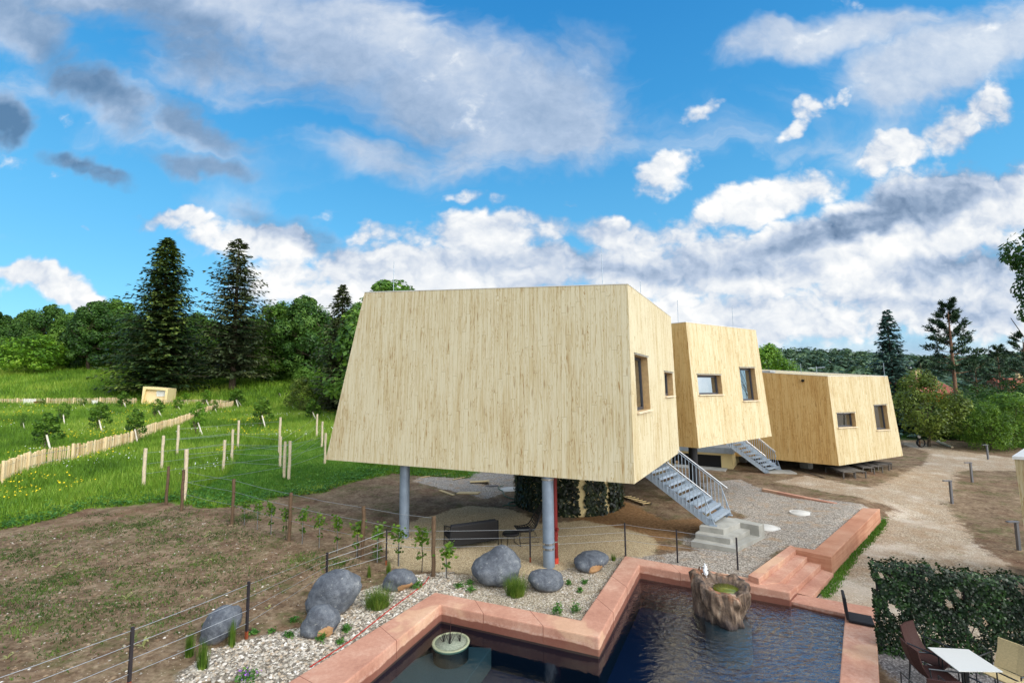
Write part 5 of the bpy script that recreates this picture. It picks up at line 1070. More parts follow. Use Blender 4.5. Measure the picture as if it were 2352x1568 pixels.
# ------------------------------------------------------------------ small hut, bench, box on the meadow
def hut():
    p0, p1 = pt(*c2(1255, 272), 400), pt(*c2(1500, 268), 400); org = np.array(p0); D = p0[1]; d = unit(np.array([p1[0]-p0[0], p1[1]-p0[1], 0])); bk = np.array([-d[1], d[0], 0])
    q = lambda x, y: pplane(*c2(x, y), p0, bk)
    root = empty('garden_hut', org); tag(root, 'small slanted cream hut with a louvred window in the far meadow', 'hut')
    o4 = [q(1262, 268), q(1490, 262), q(1506, 120), q(1282, 102)]; i4 = [q(1275, 248), q(1470, 245), q(1482, 138), q(1305, 124)]
    b = MB(); b.org = org; vs = o4+i4+[p+bk*2.6 for p in o4]+[p+bk*.45 for p in i4]
    fs = [(k, (k+1) % 4, 4+(k+1) % 4, 4+k) for k in range(4)]+[((k+1) % 4, k, 8+k, 8+(k+1) % 4) for k in range(4)]+[(4+k, 4+(k+1) % 4, 12+(k+1) % 4, 12+k) for k in range(4)]+[(8, 9, 10, 11)[::-1]]
    b.add(vs, fs); b.build('wall', MT['stucco_cream'], root)
    b = MB(); b.org = org; b.add([p+bk*.44 for p in i4], [(0, 1, 2, 3)]); b.build('front_panel', MT['hut_cream'], root)
    w = [q(1395, 188), q(1470, 186), q(1472, 142), q(1395, 142)]; b = MB(); b.org = org; b.add([p+bk*.40 for p in w], [(0, 1, 2, 3)]); wo = b.build('window', MT['louver_grey'], root)
    b = MB(); b.org = org
    for k in range(8):
        f = (k+.5)/8; a, c = w[0]+(w[3]-w[0])*f, w[1]+(w[2]-w[1])*f; b.bar(a+bk*.37, c+bk*.37, .05, .06)
    for k in range(4): b.bar(w[k]+bk*.36, w[(k+1) % 4]+bk*.36, .06, .07)
    b.build('louvres', MT['white_paint'], wo)
hut()
def bench():
    root = empty('garden_lounge', (0, 0, 0)); b = MB(); b.box((0, 0, .3), (.62, .62, .05)); b.build('seat', MT['white_paint'], root); b = MB()
    for k in range(6): b.box((0, .3, .38+k*.085), (.62, .03, .055))
    for s in (-.28, .28): b.box((s, .32, .55), (.05, .03, .62))
    b.build('backrest', MT['white_paint'], root)
    for sx, sy in ((-1, -1), (1, -1), (1, 1), (-1, 1)): b = MB(); b.box((sx*.27, sy*.27, .14), (.05, .05, .3)); b.build('leg', MT['white_paint'], root)
    return root
s0 = bench(); pa = pt(*c2(205, 288), 300); s0.location = pa; s0.scale = (1.25,)*3; tag(s0, 'white slatted garden seat before the far fence, left of the pair', 'garden seat', 'white garden seats by the far fence')
s1 = copy_tree(s0); pb = pt(*c2(260, 288), 300); s1.location = pb; s1.name = 'garden_lounge'; tag(s1, 'white slatted garden seat before the far fence, nearer the brown box', 'garden seat', 'white garden seats by the far fence')
p = pt(*c2(348, 285), 300); b = MB(); b.box((0, 0, .42), (.9, .5, .55)); b.box((0, 0, .72), (1.0, .6, .06))
for sx, sy in ((-1, -1), (1, -1), (1, 1), (-1, 1)): b.box((sx*.38, sy*.2, .08), (.07, .07, .2))
o = b.build('wooden_box', MT['stump_wood']); o.location = p; tag(o, 'brown wooden box beside the white seats at the far fence', 'box')
p = pt(*c2(848, 275), 300); b = MB(); b.box((0, 0, .35), (.5, .4, .7)); b.box((0, 0, .73), (.56, .46, .06)); o = b.build('beehive', MT['white_paint'], None, bevel=.01); o.location = p; tag(o, 'small pale box standing before the far fence', 'box')
# ------------------------------------------------------------------ boulders
def boulder(label, cx_, ybase, w, h, depth, seed, tilt=0., top=1., brown=None, taper=0., name='boulder'):
    p = pt(cx_, ybase-6); Y = p[1]; W = w*Y/F; Hh = h*Y/F*.96; b = bmesh.new(); bmesh.ops.create_icosphere(b, subdivisions=4, radius=1.); rng = np.random.default_rng(seed); ph = rng.uniform(0, 6, 12); br = b.verts.layers.float.new('brown')
    for v in b.verts:
        c = v.co; r = 1+.045*(abs(math.sin(4.3*c.x+ph[6]+2.2*c.y))-.5)+.04*(abs(math.sin(5.1*c.z+ph[7]-2.7*c.x))-.5)+.10*math.sin(2.1*c.x+ph[0]+1.3*c.z)+.08*math.sin(2.7*c.y+ph[1])+.07*math.sin(3.6*c.z+ph[2]+2*c.x)+.02*math.sin(9*c.x+ph[3])*math.sin(8*c.y+ph[4]+5*c.z)+.012*math.sin(17*c.z+ph[5]+9*c.y)
        c = c*r; k = 1-taper*max(0, c.z); x = c.x*k*W/2*1.0+tilt*c.z*W*.5; v.co = (x, c.y*k*W*.5*depth, (c.z*.46+.36)*Hh*top)
        if brown: n = c.normalized(); v[br] = max(0., 1.25-(n-Vector(brown).normalized()).length*1.5)
    me = bpy.data.meshes.new(name); b.to_mesh(me); b.free(); me.polygons.foreach_set('use_smooth', np.ones(len(me.polygons), bool)); o = link(name, me, MT['rock']); o.location = (p[0], p[1]+W*.2*depth, gz(p[0], p[1])); o.rotation_euler = (0, 0, -math.atan2(p[0], p[1]))
    tag(o, label, 'boulder', 'boulders on the pebble bed'); return o
boulder('pale smooth boulder leaning at the left end of the pebble bed', 504, 1480, 78, 86, .75, 1, .42, 1.05)
boulder('largest rounded boulder, egg-shaped, on the pebble bed behind the small split one', 758, 1416, 104, 96, .75, 2, .26, 1.02, None, -.10)
boulder('brown-patched split boulder in front of the largest rounded one', 728, 1470, 74, 70, .75, 3, .05, 1., (.35, -.75, -.45))
boulder('small oval boulder with orange-brown underside right of the grass tussock', 911, 1361, 68, 50, .8, 4, .0, 1.0, (.5, -.8, -.5))
boulder('pyramid-shaped dark boulder in front of the sofa', 1143, 1350, 114, 98, .8, 5, .0, 1.02, None, .3)
boulder('small round boulder left of the column foot', 1259, 1362, 72, 54, .8, 6)
boulder('rounded boulder with pale brown face near the pool corner', 1363, 1318, 74, 50, .85, 7, .05, 1., (.3, -.85, -.4))
# ------------------------------------------------------------------ tussocks and small plants
rngp = np.random.default_rng(77)
def tussock(x, y, r, h, label, m='sedge', n=260, name='grass_tussock', lean=.9):
    p = pt(x, y); a = rngp.uniform(0, 6.28, n); rr = np.sqrt(rngp.uniform(0, 1, n))*r*.5; P = np.stack([np.cos(a)*rr, np.sin(a)*rr, np.zeros(n)-.02], 1)
    o = cloudmesh(name, blades(P, h, .011, lean*r/h*.9, 3, rngp, .03), MT[m], None, 3); o.location = p; tag(o, label, 'plant', 'plants on the pebble bed')
tussock(867, 1394, .5, .46, 'round arching grass tussock below the small oval boulder')
tussock(1185, 1366, .42, .46, 'yellow-green grass tussock at the foot of the pyramid-shaped boulder')
tussock(434, 1507, .11, .5, 'upright thin grass tuft left of the pale leaning boulder', n=60, lean=.5)
tussock(465, 1535, .14, .48, 'upright yellowish grass tuft in front of the pale leaning boulder', n=80, lean=.6)
tussock(533, 1484, .09, .5, 'upright thin grass tuft at the right side of the pale leaning boulder', n=60, lean=.4)
tussock(*cP(1305, 262), .09, .22, 'small spiky grass plant beside the pool corner wall', n=40, lean=.9)
tussock(*c5(1355, 490), .06, .34, 'thin grass tuft near the rusty fence post', n=40, lean=.6); tussock(*c5(1535, 455), .08, .36, 'grey-green grass tuft under the young vines', n=40, lean=.7)
def herbplant(x, y, r, h, label, m='herb', flower=False):
    p = pt(x, y); n = int(150*max(.4, r/.12)); q = rngp.normal(0, .45, (n, 3))*[r, r, h*.6]+[0, 0, h*.5]; root = empty('garden_plant', p); cloudmesh('foliage', leaves(q, .055, np.tile([0, 0, 1.], (n, 1)), .5, .4, rngp), MT[m], root)
    if flower: f = rngp.normal(0, .5, (40, 3))*[r, r, h*.3]+[0, 0, h*.8]; cloudmesh('blossom', leaves(f, .028, None, .9, 0, rngp), MT['flower_purple'], root)
    tag(root, label, 'plant', 'plants on the pebble bed')
for a in [(*c5(1800, 590), .16, .2, 'bushy green plant right of the small oval boulder'), (*c5(2198, 585), .12, .11, 'low green cushion plant, left of three near the pool wall corner'), (*c5(2305, 558), .11, .11, 'low green cushion plant, upper of three behind the pool wall corner'), (*c5(2318, 618), .12, .11, 'low green cushion plant, lowest of three behind the pool wall corner'), (*c5(1145, 1000), .1, .14, 'bright green herb right of the brown-patched split boulder'), (*c5(1083, 1110), .09, .1, 'small herb near the red cord and pool wall'), (*c5(905, 1085), .1, .14, 'herb at the foot of the brown-patched split boulder'), (*c5(600, 1050), .1, .11, 'dark herb left of the brown-patched split boulder'), (*c5(437, 1015), .08, .1, 'dark herb near the rusty post foot'), (*c5(645, 905), .09, .1, 'small herb below the largest boulder'),
          (*cP(778, 762), .13, .22, 'leafy shrublet at the inner corner of the pool wall, left of two'), (*cP(948, 752), .11, .22, 'leafy shrublet at the inner corner of the pool wall, right of two'), (*cP(882, 490), .08, .12, 'small yellowish herb right of the small round boulder'), (*cP(1032, 480), .08, .12, 'small green herb between the two round boulders'), (*cP(988, 560), .08, .13, 'small green herb nearest the slanting pool wall'), (*c5(1430, 335), .14, .4, 'tall leafy herb beside the rusty post with orange foot'),
          (*c5(15, 1000), .12, .08, 'low creeping herb under the pale leaning boulder'), (*c5(265, 1020), .09, .07, 'tiny herb beside the second rusty post')]: herbplant(*a)
herbplant(*c5(205, 1465), .16, .18, 'purple-flowering plant at the lower edge of the pebble bed', flower=True)
def mullein(x, y, s, label, seed):
    rng = np.random.default_rng(seed); p = pt(x, y); b = MB()
    for k in range(7):
        a = k*.9+rng.uniform(-.3, .3); L = s*rng.uniform(.6, 1.1); s = s*.8; w = s*.10; rise = rng.uniform(.2, .9) if k > 1 else 1.3; d = np.array([math.cos(a), math.sin(a), 0.]); n = np.array([-d[1], d[0], 0]); pr = []
        for j in range(5):
            t = j/4; pr.append((d*L*t*(1 if k > 1 else .35)+np.array([0, 0, L*rise*(t-.75*t*t)*(1 if k > 1 else .9)+.01]), w*math.sin(math.pi*min(.98, .12+t*.88))))
        vs = [q+n*ww for q, ww in pr]+[q-n*ww for q, ww in pr]; b.add(vs, [(j, j+1, j+6, j+5) for j in range(4)], True)
    o = b.build('mullein_plant', MT['pale_weed']); o.location = p; tag(o, label, 'plant', 'pale rosette weeds on the soil')
for i, (x, y, s, lb) in enumerate([(*cF(520, 390), .42, 'pale rosette weed on the soil right of the green patch at the left'), (*cF(1075, 430), .34, 'upright pale rosette weed in the middle of the bare soil'), (*cF(1160, 680), .4, 'three-leaved pale weed below the middle of the bare soil'), (*cF(1910, 350), .42, 'bright green rosette weed toward the front trellis'), (*cF(1885, 110), .5, 'large wilted pale weed near the third trellis post'), (*cF(1830, 680), .26, 'small pale weed above the leaning boulder'), (*cF(1320, 1110), .42, 'tall pale weed right beside the near rusty fence post'), (*cF(60, 925), .3, 'single-leaf pale weed at the left border'), (*cF(70, 1225), .3, 'yellowing weed at the lower left corner'), (*c5(405, 790), .28, 'thin pale weed between second rusty post and largest boulder'), (*c5(985, 440), .26, 'pale grassy weed beside the third rusty post')]): mullein(x, y, s, lb, 300+i)
# red cord over the gravel
def cable(name, label, pix, r, m, cat, dz=.02):
    ps = [pt(*q)+np.array([0, 0, dz]) for q in pix]; b = MB(); b.org = ps[0]; b.tube(ps, r, 7); o = b.build(name, MT[m]); o.location = ps[0]; tag(o, label, cat)
cable('cord', 'thin red cord lying along the near pool wall over the pebbles', [c5(800, 1340), c5(1060, 1175), c5(1200, 1080), c5(1400, 920), c5(1550, 800), c5(1700, 690), c5(1810, 610), c5(1880, 550), c5(1920, 490)], .012, 'red_rope', 'cord')
cable('garden_hose', 'dark green garden hose coiled beside the ivy-clad core', [cU(300, 632), cU(240, 650), cU(250, 672), cU(290, 690), cU(305, 740), cU(360, 765), cU(425, 775), cU(430, 800), cU(380, 810), cU(345, 825), cU(360, 845), cU(420, 845), cU(440, 825), cU(400, 800), cU(355, 812), cU(345, 838), cU(290, 848)], .02, 'green_hose', 'hose')
# ------------------------------------------------------------------ ivy-clad round core under the largest house
def core():
    c = pt(1300, 1189); Y0 = c[1]; r = 246/2*(Y0+1.9)/F; cx = (1300-CX)/F*(Y0+r); cen = np.array([cx, Y0+r, 0.]); root = empty('support_core', cen); tag(root, 'round cream support core wrapped in dark ivy panels under the largest house', 'ivy wall'); org = cen
    b = MB(); b.org = org; b.lathe(cen, [(r-.12, -.2), (r-.12, 2.62)], 48); b.build('wall', MT['stucco_cream'], root)
    rng = np.random.default_rng(8); ang = lambda X: math.atan2(-(math.sqrt(max(1e-6, r*r-((X-1300)/123*r)**2))), (X-1300)/123*r)
    edges = [(-1.2*math.pi+.15, ang(1306)), (ang(1320), ang(1367)), (ang(1376), ang(1420)), (-.06, .8)]
    for a0, a1 in edges:
        n = int(abs(a1-a0)*2.6*r*430); a = rng.uniform(a0, a1, n); z = rng.uniform(0, 2.6, n)+rng.normal(0, .02, n); a = a+.02*np.sin(z*9)+rng.normal(0, .012, n); rr = r-.10+np.abs(rng.normal(0, .06, n))
        P = np.stack([rr*np.cos(a), rr*np.sin(a), z], 1); N = np.stack([np.cos(a), np.sin(a), 0*a+.25], 1); cloudmesh('ivy_panel', leaves(P, .12, N, .85, .6, rng), MT['ivy_core'], root)
core()
# ------------------------------------------------------------------ ivy hedge screen at the right
def hedge():
    a = pz(*cB(545, 1235), ZLOW); zt_ = tri(*cB(495, 250), a); b0 = pz(*cB(2060, 440), zt_); d = unit([b0[0]-a[0], b0[1]-a[1], 0]); L = np.linalg.norm((b0-a)[:2])+1.2; n = np.array([d[1], -d[0], 0]); root = empty('ivy_hedge', a); tag(root, 'dense free-standing ivy screen behind the white table', 'hedge'); h = zt_-ZLOW; rng = np.random.default_rng(21)
    N_ = int(L*h*2600); s = rng.uniform(0, L, N_*2); z = rng.uniform(0, h, N_*2); top = h*(1-.035*(.5+.5*np.sin(s*4.1+1))-.018*np.sin(s*11)); low = np.clip(z/(.55*h), .62, 1)
    hole = .5+.28*np.sin(s*5.3+z*3.1)+.25*np.sin(s*9.1-z*7.3+2)+.2*np.sin(s*17+z*13); keep = (z < top) & (rng.uniform(0, 1, len(s)) < low) & (hole > .09*(1-.55*z/h)); s, z = s[keep], z[keep]
    dep = rng.normal(0, .085, len(s))*(1+.7*(z > h*.88)); P = d[None]*s[:, None]+n[None]*dep[:, None]+np.stack([0*s, 0*s, z], 1); Nn = n[None]*np.sign(dep)[:, None]+np.where(z > h*.9, .9, .25)[:, None]*np.array([0, 0, 1.])
    cloudmesh('foliage', leaves(P, .047, Nn, .85, .55, rng), MT['ivy_leaf'], root)
    for k in range(int(L/1.4)+1):
        b = MB(); q = d*(.08+k*1.4); b.tube([(q[0], q[1], -.2), (q[0], q[1], h*.9)], .02, 7); b.build('post', MT['rusty_steel'], root)
    for k in range(14):
        b = MB(); q = d*rng.uniform(.1, L); pth = [q+np.array([0, 0, 0.])]
        for j in range(5): pth.append(pth[-1]+d*rng.normal(0, .08)+[0, 0, h*.17])
        b.tube(pth, [.012, .011, .01, .008, .006, .004], 5); b.build('stem', MT['bark'], root)
hedge()
# ------------------------------------------------------------------ fountain stump, planter, floor seat
def fountain():
    c = pz(*c9(520, 985), ZWAT); c = c+np.array([.05, .42, 0]); root = empty('stump_fountain', c); tag(root, 'gnarled fossil tree stump fountain standing in the pool', 'fountain'); ht = tri(*c9(520, 545), c)-ZWAT; rng = np.random.default_rng(4); nA = 120
    ph = rng.uniform(0, 6, 20)
    def rad(a, t): return .43+.21*t**1.1-.05*max(0, t-.85)/.15+.06*math.sin(3*a+ph[0]+t*2)+.045*abs(math.sin(4*a+ph[1]-2.2*t))+.04*abs(math.sin(7.5*a+ph[2]+3*t))*(1-.3*t)+.025*math.sin(19*a+ph[3]+t*9)+.035*math.sin(8*t+3*a+ph[4])+.02*math.sin(17*t+9*a+ph[8])
    def topz(a): return ht*(.94+.05*math.sin(2*a+ph[5])+.035*math.sin(5*a+ph[6])+.03*math.sin(11*a+ph[7])+.09*math.sin(a-.8))
    rows = []
    for i in range(26):
        t = i/25; rows.append([(rad(k*2*math.pi/nA, t)*math.cos(k*2*math.pi/nA), rad(k*2*math.pi/nA, t)*math.sin(k*2*math.pi/nA), -.35+(topz(k*2*math.pi/nA)+.35)*t) for k in range(nA)])
    bc = np.array([.14, -.06]);
    for f, zf in ((.90, 1.0), (.80, .985), (.72, .9), (.6, .8), (.45, .74), (.3, .72), (.1, .72)):
        rows.append([((rad(a, 1)*math.cos(a)-bc[0])*f+bc[0], (rad(a, 1)*math.sin(a)-bc[1])*f+bc[1], topz(a)*(zf if zf > .95 else 1)*1 if zf > .95 else ht*zf+(topz(a)-ht)*.3*(zf-.72)/.2) for a in [k*2*math.pi/nA for k in range(nA)]])
    vs = [p for r_ in rows for p in r_]; m = len(rows); b = MB(); b.add(vs, [(i*nA+k, i*nA+(k+1) % nA, (i+1)*nA+(k+1) % nA, (i+1)*nA+k) for i in range(m-1) for k in range(nA)], True); b.add(rows[-1], [tuple(range(nA))])
    t = NT('fossil_wood'); p = t.obj(); x, y, z = t.xyz(p); g = t.noise(t.vm('MULTIPLY', p, (7, 7, 1.6)), 1., 6, .65, .6); n1 = t.noise(p, 2.4, 5, .65); n2 = t.noise(p, 22, 4, .6)
    col = t.ramp(t.math('ADD', t.math('MULTIPLY', g, .6), t.math('MULTIPLY', n1, .4)), [(.36, hx(38,31,28)), (.46, hx(84,68,56)), (.55, hx(128,108,90)), (.68, hx(186,172,154))])
    up = t.mr(z, ht*.55, ht*1.0); col = t.mix(t.math('MULTIPLY', t.math('MULTIPLY', up, t.mr(n1, .5, .62)), .6), col, hx(160,92,46)); col = t.mix(t.mr(n2, .55, .7, 0., .5), col, hx(40,30,26))
    wetl = t.mr(t.math('ADD', z, t.math('MULTIPLY', n1, .2)), .12, .34, 1., 0.); col = t.mix(t.math('MULTIPLY', wetl, .55), col, hx(46,40,46))
    b.build('stump', t.out(t.bsdf(col, t.mr(n1, .3, .7, .35, .8), t.bump(t.math('ADD', g, t.math('MULTIPLY', n2, .4)), 1., .05), 0, .4)), root)
    b = MB(); b.lathe((bc[0]*.9, bc[1]*.9, ht*.765), [(.30, -.02), (.30, 0), (.01, .004)], 30); b.build('basin_water', plain('algae_water', hx(104,112,30), .12, spec=.6, var=.4, sc=8), root)
    b = MB(); j0 = np.array([-.2, .34, topz(2.1)*.95]); b.tube([j0+np.array([math.sin(k*1.7)*.012, math.cos(k*2.3)*.012, k*.035]) for k in range(8)], [.045, .055, .05, .052, .042, .036, .03, .012], 9)
    for k in range(24): q = j0+rng.normal(0, .06, 3)*[1, 1, 1.3]+[0, 0, .13]; b.lathe(q, [(.002, -.012), (.011, 0), (.002, .012)], 5)
    b.build('water_jet', plain('white_water', hx(240,244,248), .2, var=.02), root)
    d0 = pz(*c9(555, 1008), ZWAT-.05); b = MB(); b.lathe((0, 0, 0), [(.50, -.7), (.50, .0), (.02, .0)], 40, lambda a, z: 1+.03*math.sin(3*a)); o = b.build('stone_disc', MT['slate_platform']); o.location = (d0[0], d0[1]+.12, ZWAT-.045); tag(o, 'grey round stone slab just under water at the fountain foot', 'stone slab')
fountain()
def planter():
    c = pz(1035.6, 1472.5, ZWAT+.015); root = empty('pool_planter', (c[0], c[1], ZWAT)); tag(root, 'round pale planter with bare stems standing in the pool water', 'planter'); r = 41*c[1]/F*1.0
    b = MB(); b.lathe((0, 0, 0), [(r*.97, -.04), (r, .012), (r*.86, .018), (r*.84, -.05), (.01, -.05)], 40); b.build('tub', mottled('planter_concrete', hx(142,150,120), hx(160,164,136), 9, .8), root)
    b = MB(); b.lathe((0, 0, 0), [(r*.9, -.62), (r*.95, -.042), (.01, -.04)], 40); b.build('tub_base', MT['rattan_black'], root)
    b = MB(); b.lathe((0, 0, 0), [(r*.85, -.03), (r*.85, .004), (.01, .008)], 30); b.build('gravel_fill', MT['gravel_disc'], root); rng = np.random.default_rng(2)
    for x, y in ((-.16, .02), (-.02, -.07), (.2, .03)):
        b = MB()
        for k in range(8):
            d = rng.normal(0, .05, 2); h = rng.uniform(.12, .28); b.tube([(x, y, -.02), (x+d[0]*.6, y+d[1]*.6, h*.5), (x+d[0]*1.1+rng.normal(0, .015), y+d[1]*1.1, h)], [.006, .005, .003], 4)
        b.build('stems', MT['rattan_black'], root)
    b = MB(); b.tube([(-.02, .12, 0), (-.025, .13, .22), (-.02, .14, .48)], [.006, .005, .003], 5); b.build('stem', MT['sling_brown'], root)
planter()
def floor_seat():
    zt_ = ZL+.01; a = pz(*cB(245, 935), zt_); b_ = pz(*cB(525, 992), zt_); c = pz(*cB(268, 850), zt_); u = unit(b_-a); W = np.linalg.norm(b_-a); v0 = c-a; v = v0-u*np.dot(v0, u); D = max(.34, np.linalg.norm(v)); v = np.array([-u[1], u[0], 0])
    root = empty('floor_seat', a); tag(root, 'black legless floor seat lying on the pool wall corner', 'floor seat')
    b = MB(); b.box((u*W/2+v*D/2)+np.array([0, 0, .035]), (W, D, .06), math.atan2(u[1], u[0])); b.build('seat', MT['cushion_charcoal'], root, bevel=.022)
    tp = a+v*D/2; hz = tri(*cB(180, 640), tp+np.array([0, 0, 0])); top = pplane(*cB(190, 650), a+v*D/2, v); d = unit(top-(a+v*D/2)); L = np.linalg.norm(top-(a+v*D/2)); b = MB(); m = (d*L/2)+v*D/2+np.array([0, 0, .04]); nn = unit(np.cross(d, v)); b.box(m, (L, D, .06), M=np.array([d, v, nn]).T); b.build('backrest', MT['cushion_charcoal'], root, bevel=.022)
floor_seat()
# ------------------------------------------------------------------ terrace table and chairs
def sling_chair(m, wide=.56):
    root = empty('terrace_chair', (0, 0, 0)); w = wide/2    # faces +y
    b = MB(); b.box((0, .02, .44), (wide-.06, .46, .025)); b.build('seat', MT[m], root, bevel=.008)
    b = MB(); n = 8; vs = []
    for k in range(n+1):
        t = k/n; z = .45+.46*t; y = -.21-.16*t-.03*math.sin(math.pi*t); ww = (wide-.06)/2*(1-.06*t)
        for s in (-1, 0, 1): vs.append((s*ww, y-(.03 if s == 0 else 0), z))
    vs += [(x, y-.022, z) for x, y, z in vs]; q = (n+1)*3; fs = []
    for k in range(n):
        for s in (0, 1): i = k*3+s; fs += [(i, i+1, i+4, i+3), (q+i, q+i+3, q+i+4, q+i+1)]
        fs += [(k*3, k*3+3, q+k*3+3, q+k*3), (k*3+2, q+k*3+2, q+k*3+5, k*3+5)]
    fs += [(n*3, n*3+1, q+n*3+1, q+n*3), (n*3+1, n*3+2, q+n*3+2, q+n*3+1)]; b.add(vs, fs, False); b.build('backrest', MT[m], root)
    for s in (-1, 1):
        b = MB(); b.tube([(s*w, .25, 0), (s*w, .25, .64)], .011, 7); b.build('leg', MT['chair_tube'], root); b = MB(); b.tube([(s*w, -.28, 0), (s*w, -.23, .45), (s*w, -.25, .64)], .011, 7); b.build('leg', MT['chair_tube'], root)
        b = MB(); b.tube([(s*w, .25, .64), (s*w, -.27, .66)], .013, 7); b.build('armrest', MT['chair_tube'], root); b = MB(); b.tube([(s*w, .25, .42), (s*w, -.24, .42)], .01, 6); b.build('side_rail', MT['chair_tube'], root)
    return root
TZ = ZLOW+.74; tc = [pz(*cB(*q), TZ) for q in ((1070,1190),(1497,1212),(1860,1447),(1395,1440))]; tcn = sum(tc)/4
root = empty('terrace_table', (tcn[0], tcn[1], ZLOW)); tag(root, 'square white table on a black pedestal before the ivy screen', 'table'); b = MB(); b.org = np.array([tcn[0], tcn[1], ZLOW]); b.prism([xy(p) for p in tc], TZ-.014, TZ); b.build('tabletop', MT['table_white'], root, bevel=.003)
b = MB(); b.box((0, 0, .36), (.075, .075, .70)); b.build('pedestal', MT['rattan_black'], root); b = MB(); b.box((0, 0, .015), (.5, .5, .02)); b.build('foot_plate', MT['rattan_black'], root)
ch = sling_chair('sling_brown'); be = sling_chair('wicker_beige', .62)
def seat_at(proto_, first, x, y, z, face, label):
    o = proto_ if first else copy_tree(proto_); p = pz(*cB(x, y), z); o.location = (p[0], p[1], ZLOW); o.rotation_euler = (0, 0, math.atan2(face[1], face[0])-math.pi/2); o.name = 'terrace_chair'; tag(o, label, 'chair', 'chairs around the white table')
tp = lambda x, y, z: pz(*cB(x, y), z)
seat_at(ch, True, 1130, 1310, ZLOW+.44, (.45, -.9), 'dark brown chair with its back against the ivy screen')
seat_at(ch, False, 1150, 1470, ZLOW+.44, (.95, -.15), 'dark brown chair seen side-on at the pool side of the white table')
seat_at(be, True, 1900, 1500, ZLOW+.44, (-.9, -.3), 'beige woven chair on the far right of the white table')
seat_at(be, False, 1845, 1700, ZLOW+.44, (-.2, 1), 'beige woven chair of which only the top edge shows below the table'); seat_at(ch, False, 1100, 1700, ZLOW+.44, (.2, 1), 'dark brown chair of which only the top edge shows at the bottom border')
# ------------------------------------------------------------------ seating under the house
def lounge_set():
    a, c = pt(1034, 1268), pt(1146, 1250); d = unit(c-a); W = np.linalg.norm(c-a); n = np.array([-d[1], d[0], 0]); rz = math.atan2(d[1], d[0]); root = empty('garden_sofa', a); root.rotation_euler = (0, 0, rz); tag(root, 'black woven two-seat garden sofa seen from behind under the house', 'sofa')
    b = MB(); b.box((W/2, .03, .46), (W, .05, .62)); b.build('backrest', MT['rattan_black'], root, bevel=.02); b = MB(); b.box((W/2, .42, .38), (W-.06, .74, .16)); b.build('seat_cushion', MT['cushion_charcoal'], root, bevel=.03); b = MB(); b.box((W/2, .14, .62), (W-.1, .16, .36)); b.build('back_cushion', MT['cushion_charcoal'], root, bevel=.05)
    for s in (.02, W-.02):
        b = MB(); b.tube([(s, .0, 0), (s, .0, .78), (s, .78, .62), (s, .78, 0)], .014, 6)
        for k in range(9): b.tube([(s, .08*k+.05, .16), (s, .08*k+.05, .77-.0165*k)], .005, 4)
        for k in range(4): b.tube([(s, 0, .2+k*.13), (s, .78, .2+k*.13)], .006, 4)
        b.build('armrest', MT['rattan_black'], root)
    p = pt(1178, 1256); root = empty('footstool', p); root.rotation_euler = (0, 0, rz); tag(root, 'low black woven footstool between sofa and lounge chair', 'footstool'); b = MB(); b.lathe((0, .15, 0), [(.02, .36), (.27, .36), (.29, .39), (.27, .43), (.02, .42)], 4+14); b.build('seat', MT['rattan_black'], root)
    for s in (-1, 1): b = MB(); b.tube([(s*.2, -.06, .37), (s*.24, -.1, .01), (s*.24, .42, .01), (s*.2, .36, .37)], .011, 6); b.build('leg', MT['rattan_black'], root)
    p = pt(1212, 1240); root = empty('lounge_chair', p); tag(root, 'black open-weave lounge chair with tall fan back beside the column', 'lounge chair'); root.rotation_euler = (0, 0, R(100)); b = MB()
    vs = []; nU, nV = 10, 8
    def S_(u, v): # fan-shaped bucket shell, faces +y
        t = v; w = (.30+.10*math.sin(t*2.6))*(1-.55*max(0, t-.55)/.45); x = u*w; y = .34-.62*min(t, .5)/.5-(.34*max(0, t-.5)/.5); z = .36-.05*math.sin(min(1, t*2)*math.pi)+.80*max(0, t-.42)/.58+.10*u*u*(1-abs(t-.4)); return (x, y+.07*u*u, z)
    for i in range(nU):      # open weave strands
        u = -1+2*i/(nU-1); b.tube([S_(u, k/14) for k in range(15)], .014 if 0 < i < nU-1 else .022, 5)
    for k in range(15):
        v = k/14; b.tube([S_(-1+2*i/8, v) for i in range(9)], .014 if 0 < k < 14 else .022, 5)
    b.build('shell', MT['rattan_black'], root); b = MB(); b.box((0, .1, .36), (.46, .46, .06)); b.build('cushion', MT['cushion_charcoal'], root, bevel=.025)
    for s in (-1, 1): b = MB(); b.tube([(s*.2, .28, .34), (s*.28, .34, .01), (s*.28, -.34, .01), (s*.2, -.2, .34)], .012, 6); b.build('leg', MT['rattan_black'], root)
lounge_set()
# ------------------------------------------------------------------ planks, ladder
def board(label, p0, p1, w, m='plank', z=.03, cat='plank'):
    a, c = pt(*p0), pt(*p1); a[2] += z; c[2] += z; b = MB(); b.org = a; b.bar(a, c, w, .03); o = b.build('wooden_plank', MT[m], None, bevel=.004); o.location = a; tag(o, label, cat, 'planks lying around the dug pit')
board('long narrow plank lying farthest back on the gravel, left part', c4(1755, 918), c4(1900, 900), .12); board('long narrow plank lying farthest back on the gravel, right part', c4(1860, 908), c4(2065, 880), .12, z=.05); board('short narrow plank right of the farthest long plank', c4(2040, 940), c4(2185, 908), .10)
board('short diagonal plank left of the dug pit', c4(1925, 1035), c4(2050, 1080), .16); board('wide board lying across the near side of the dug pit', c4(2085, 1058), cU(45, 715), .42); board('wide board lying across the far side of the dug pit', c4(2195, 968), cU(150, 597), .36, z=.08)
p = pt(1130, 1111); b = MB(); b.tube([(-.35, 0, .0), (.35, .05, .0)], .06, 10); o = b.build('drain_pipe', MT['lamp_grey']); o.location = (p[0], p[1], gz(*p[:2])-.12); tag(o, 'grey pipe lying in the dug pit between boards', 'pipe')
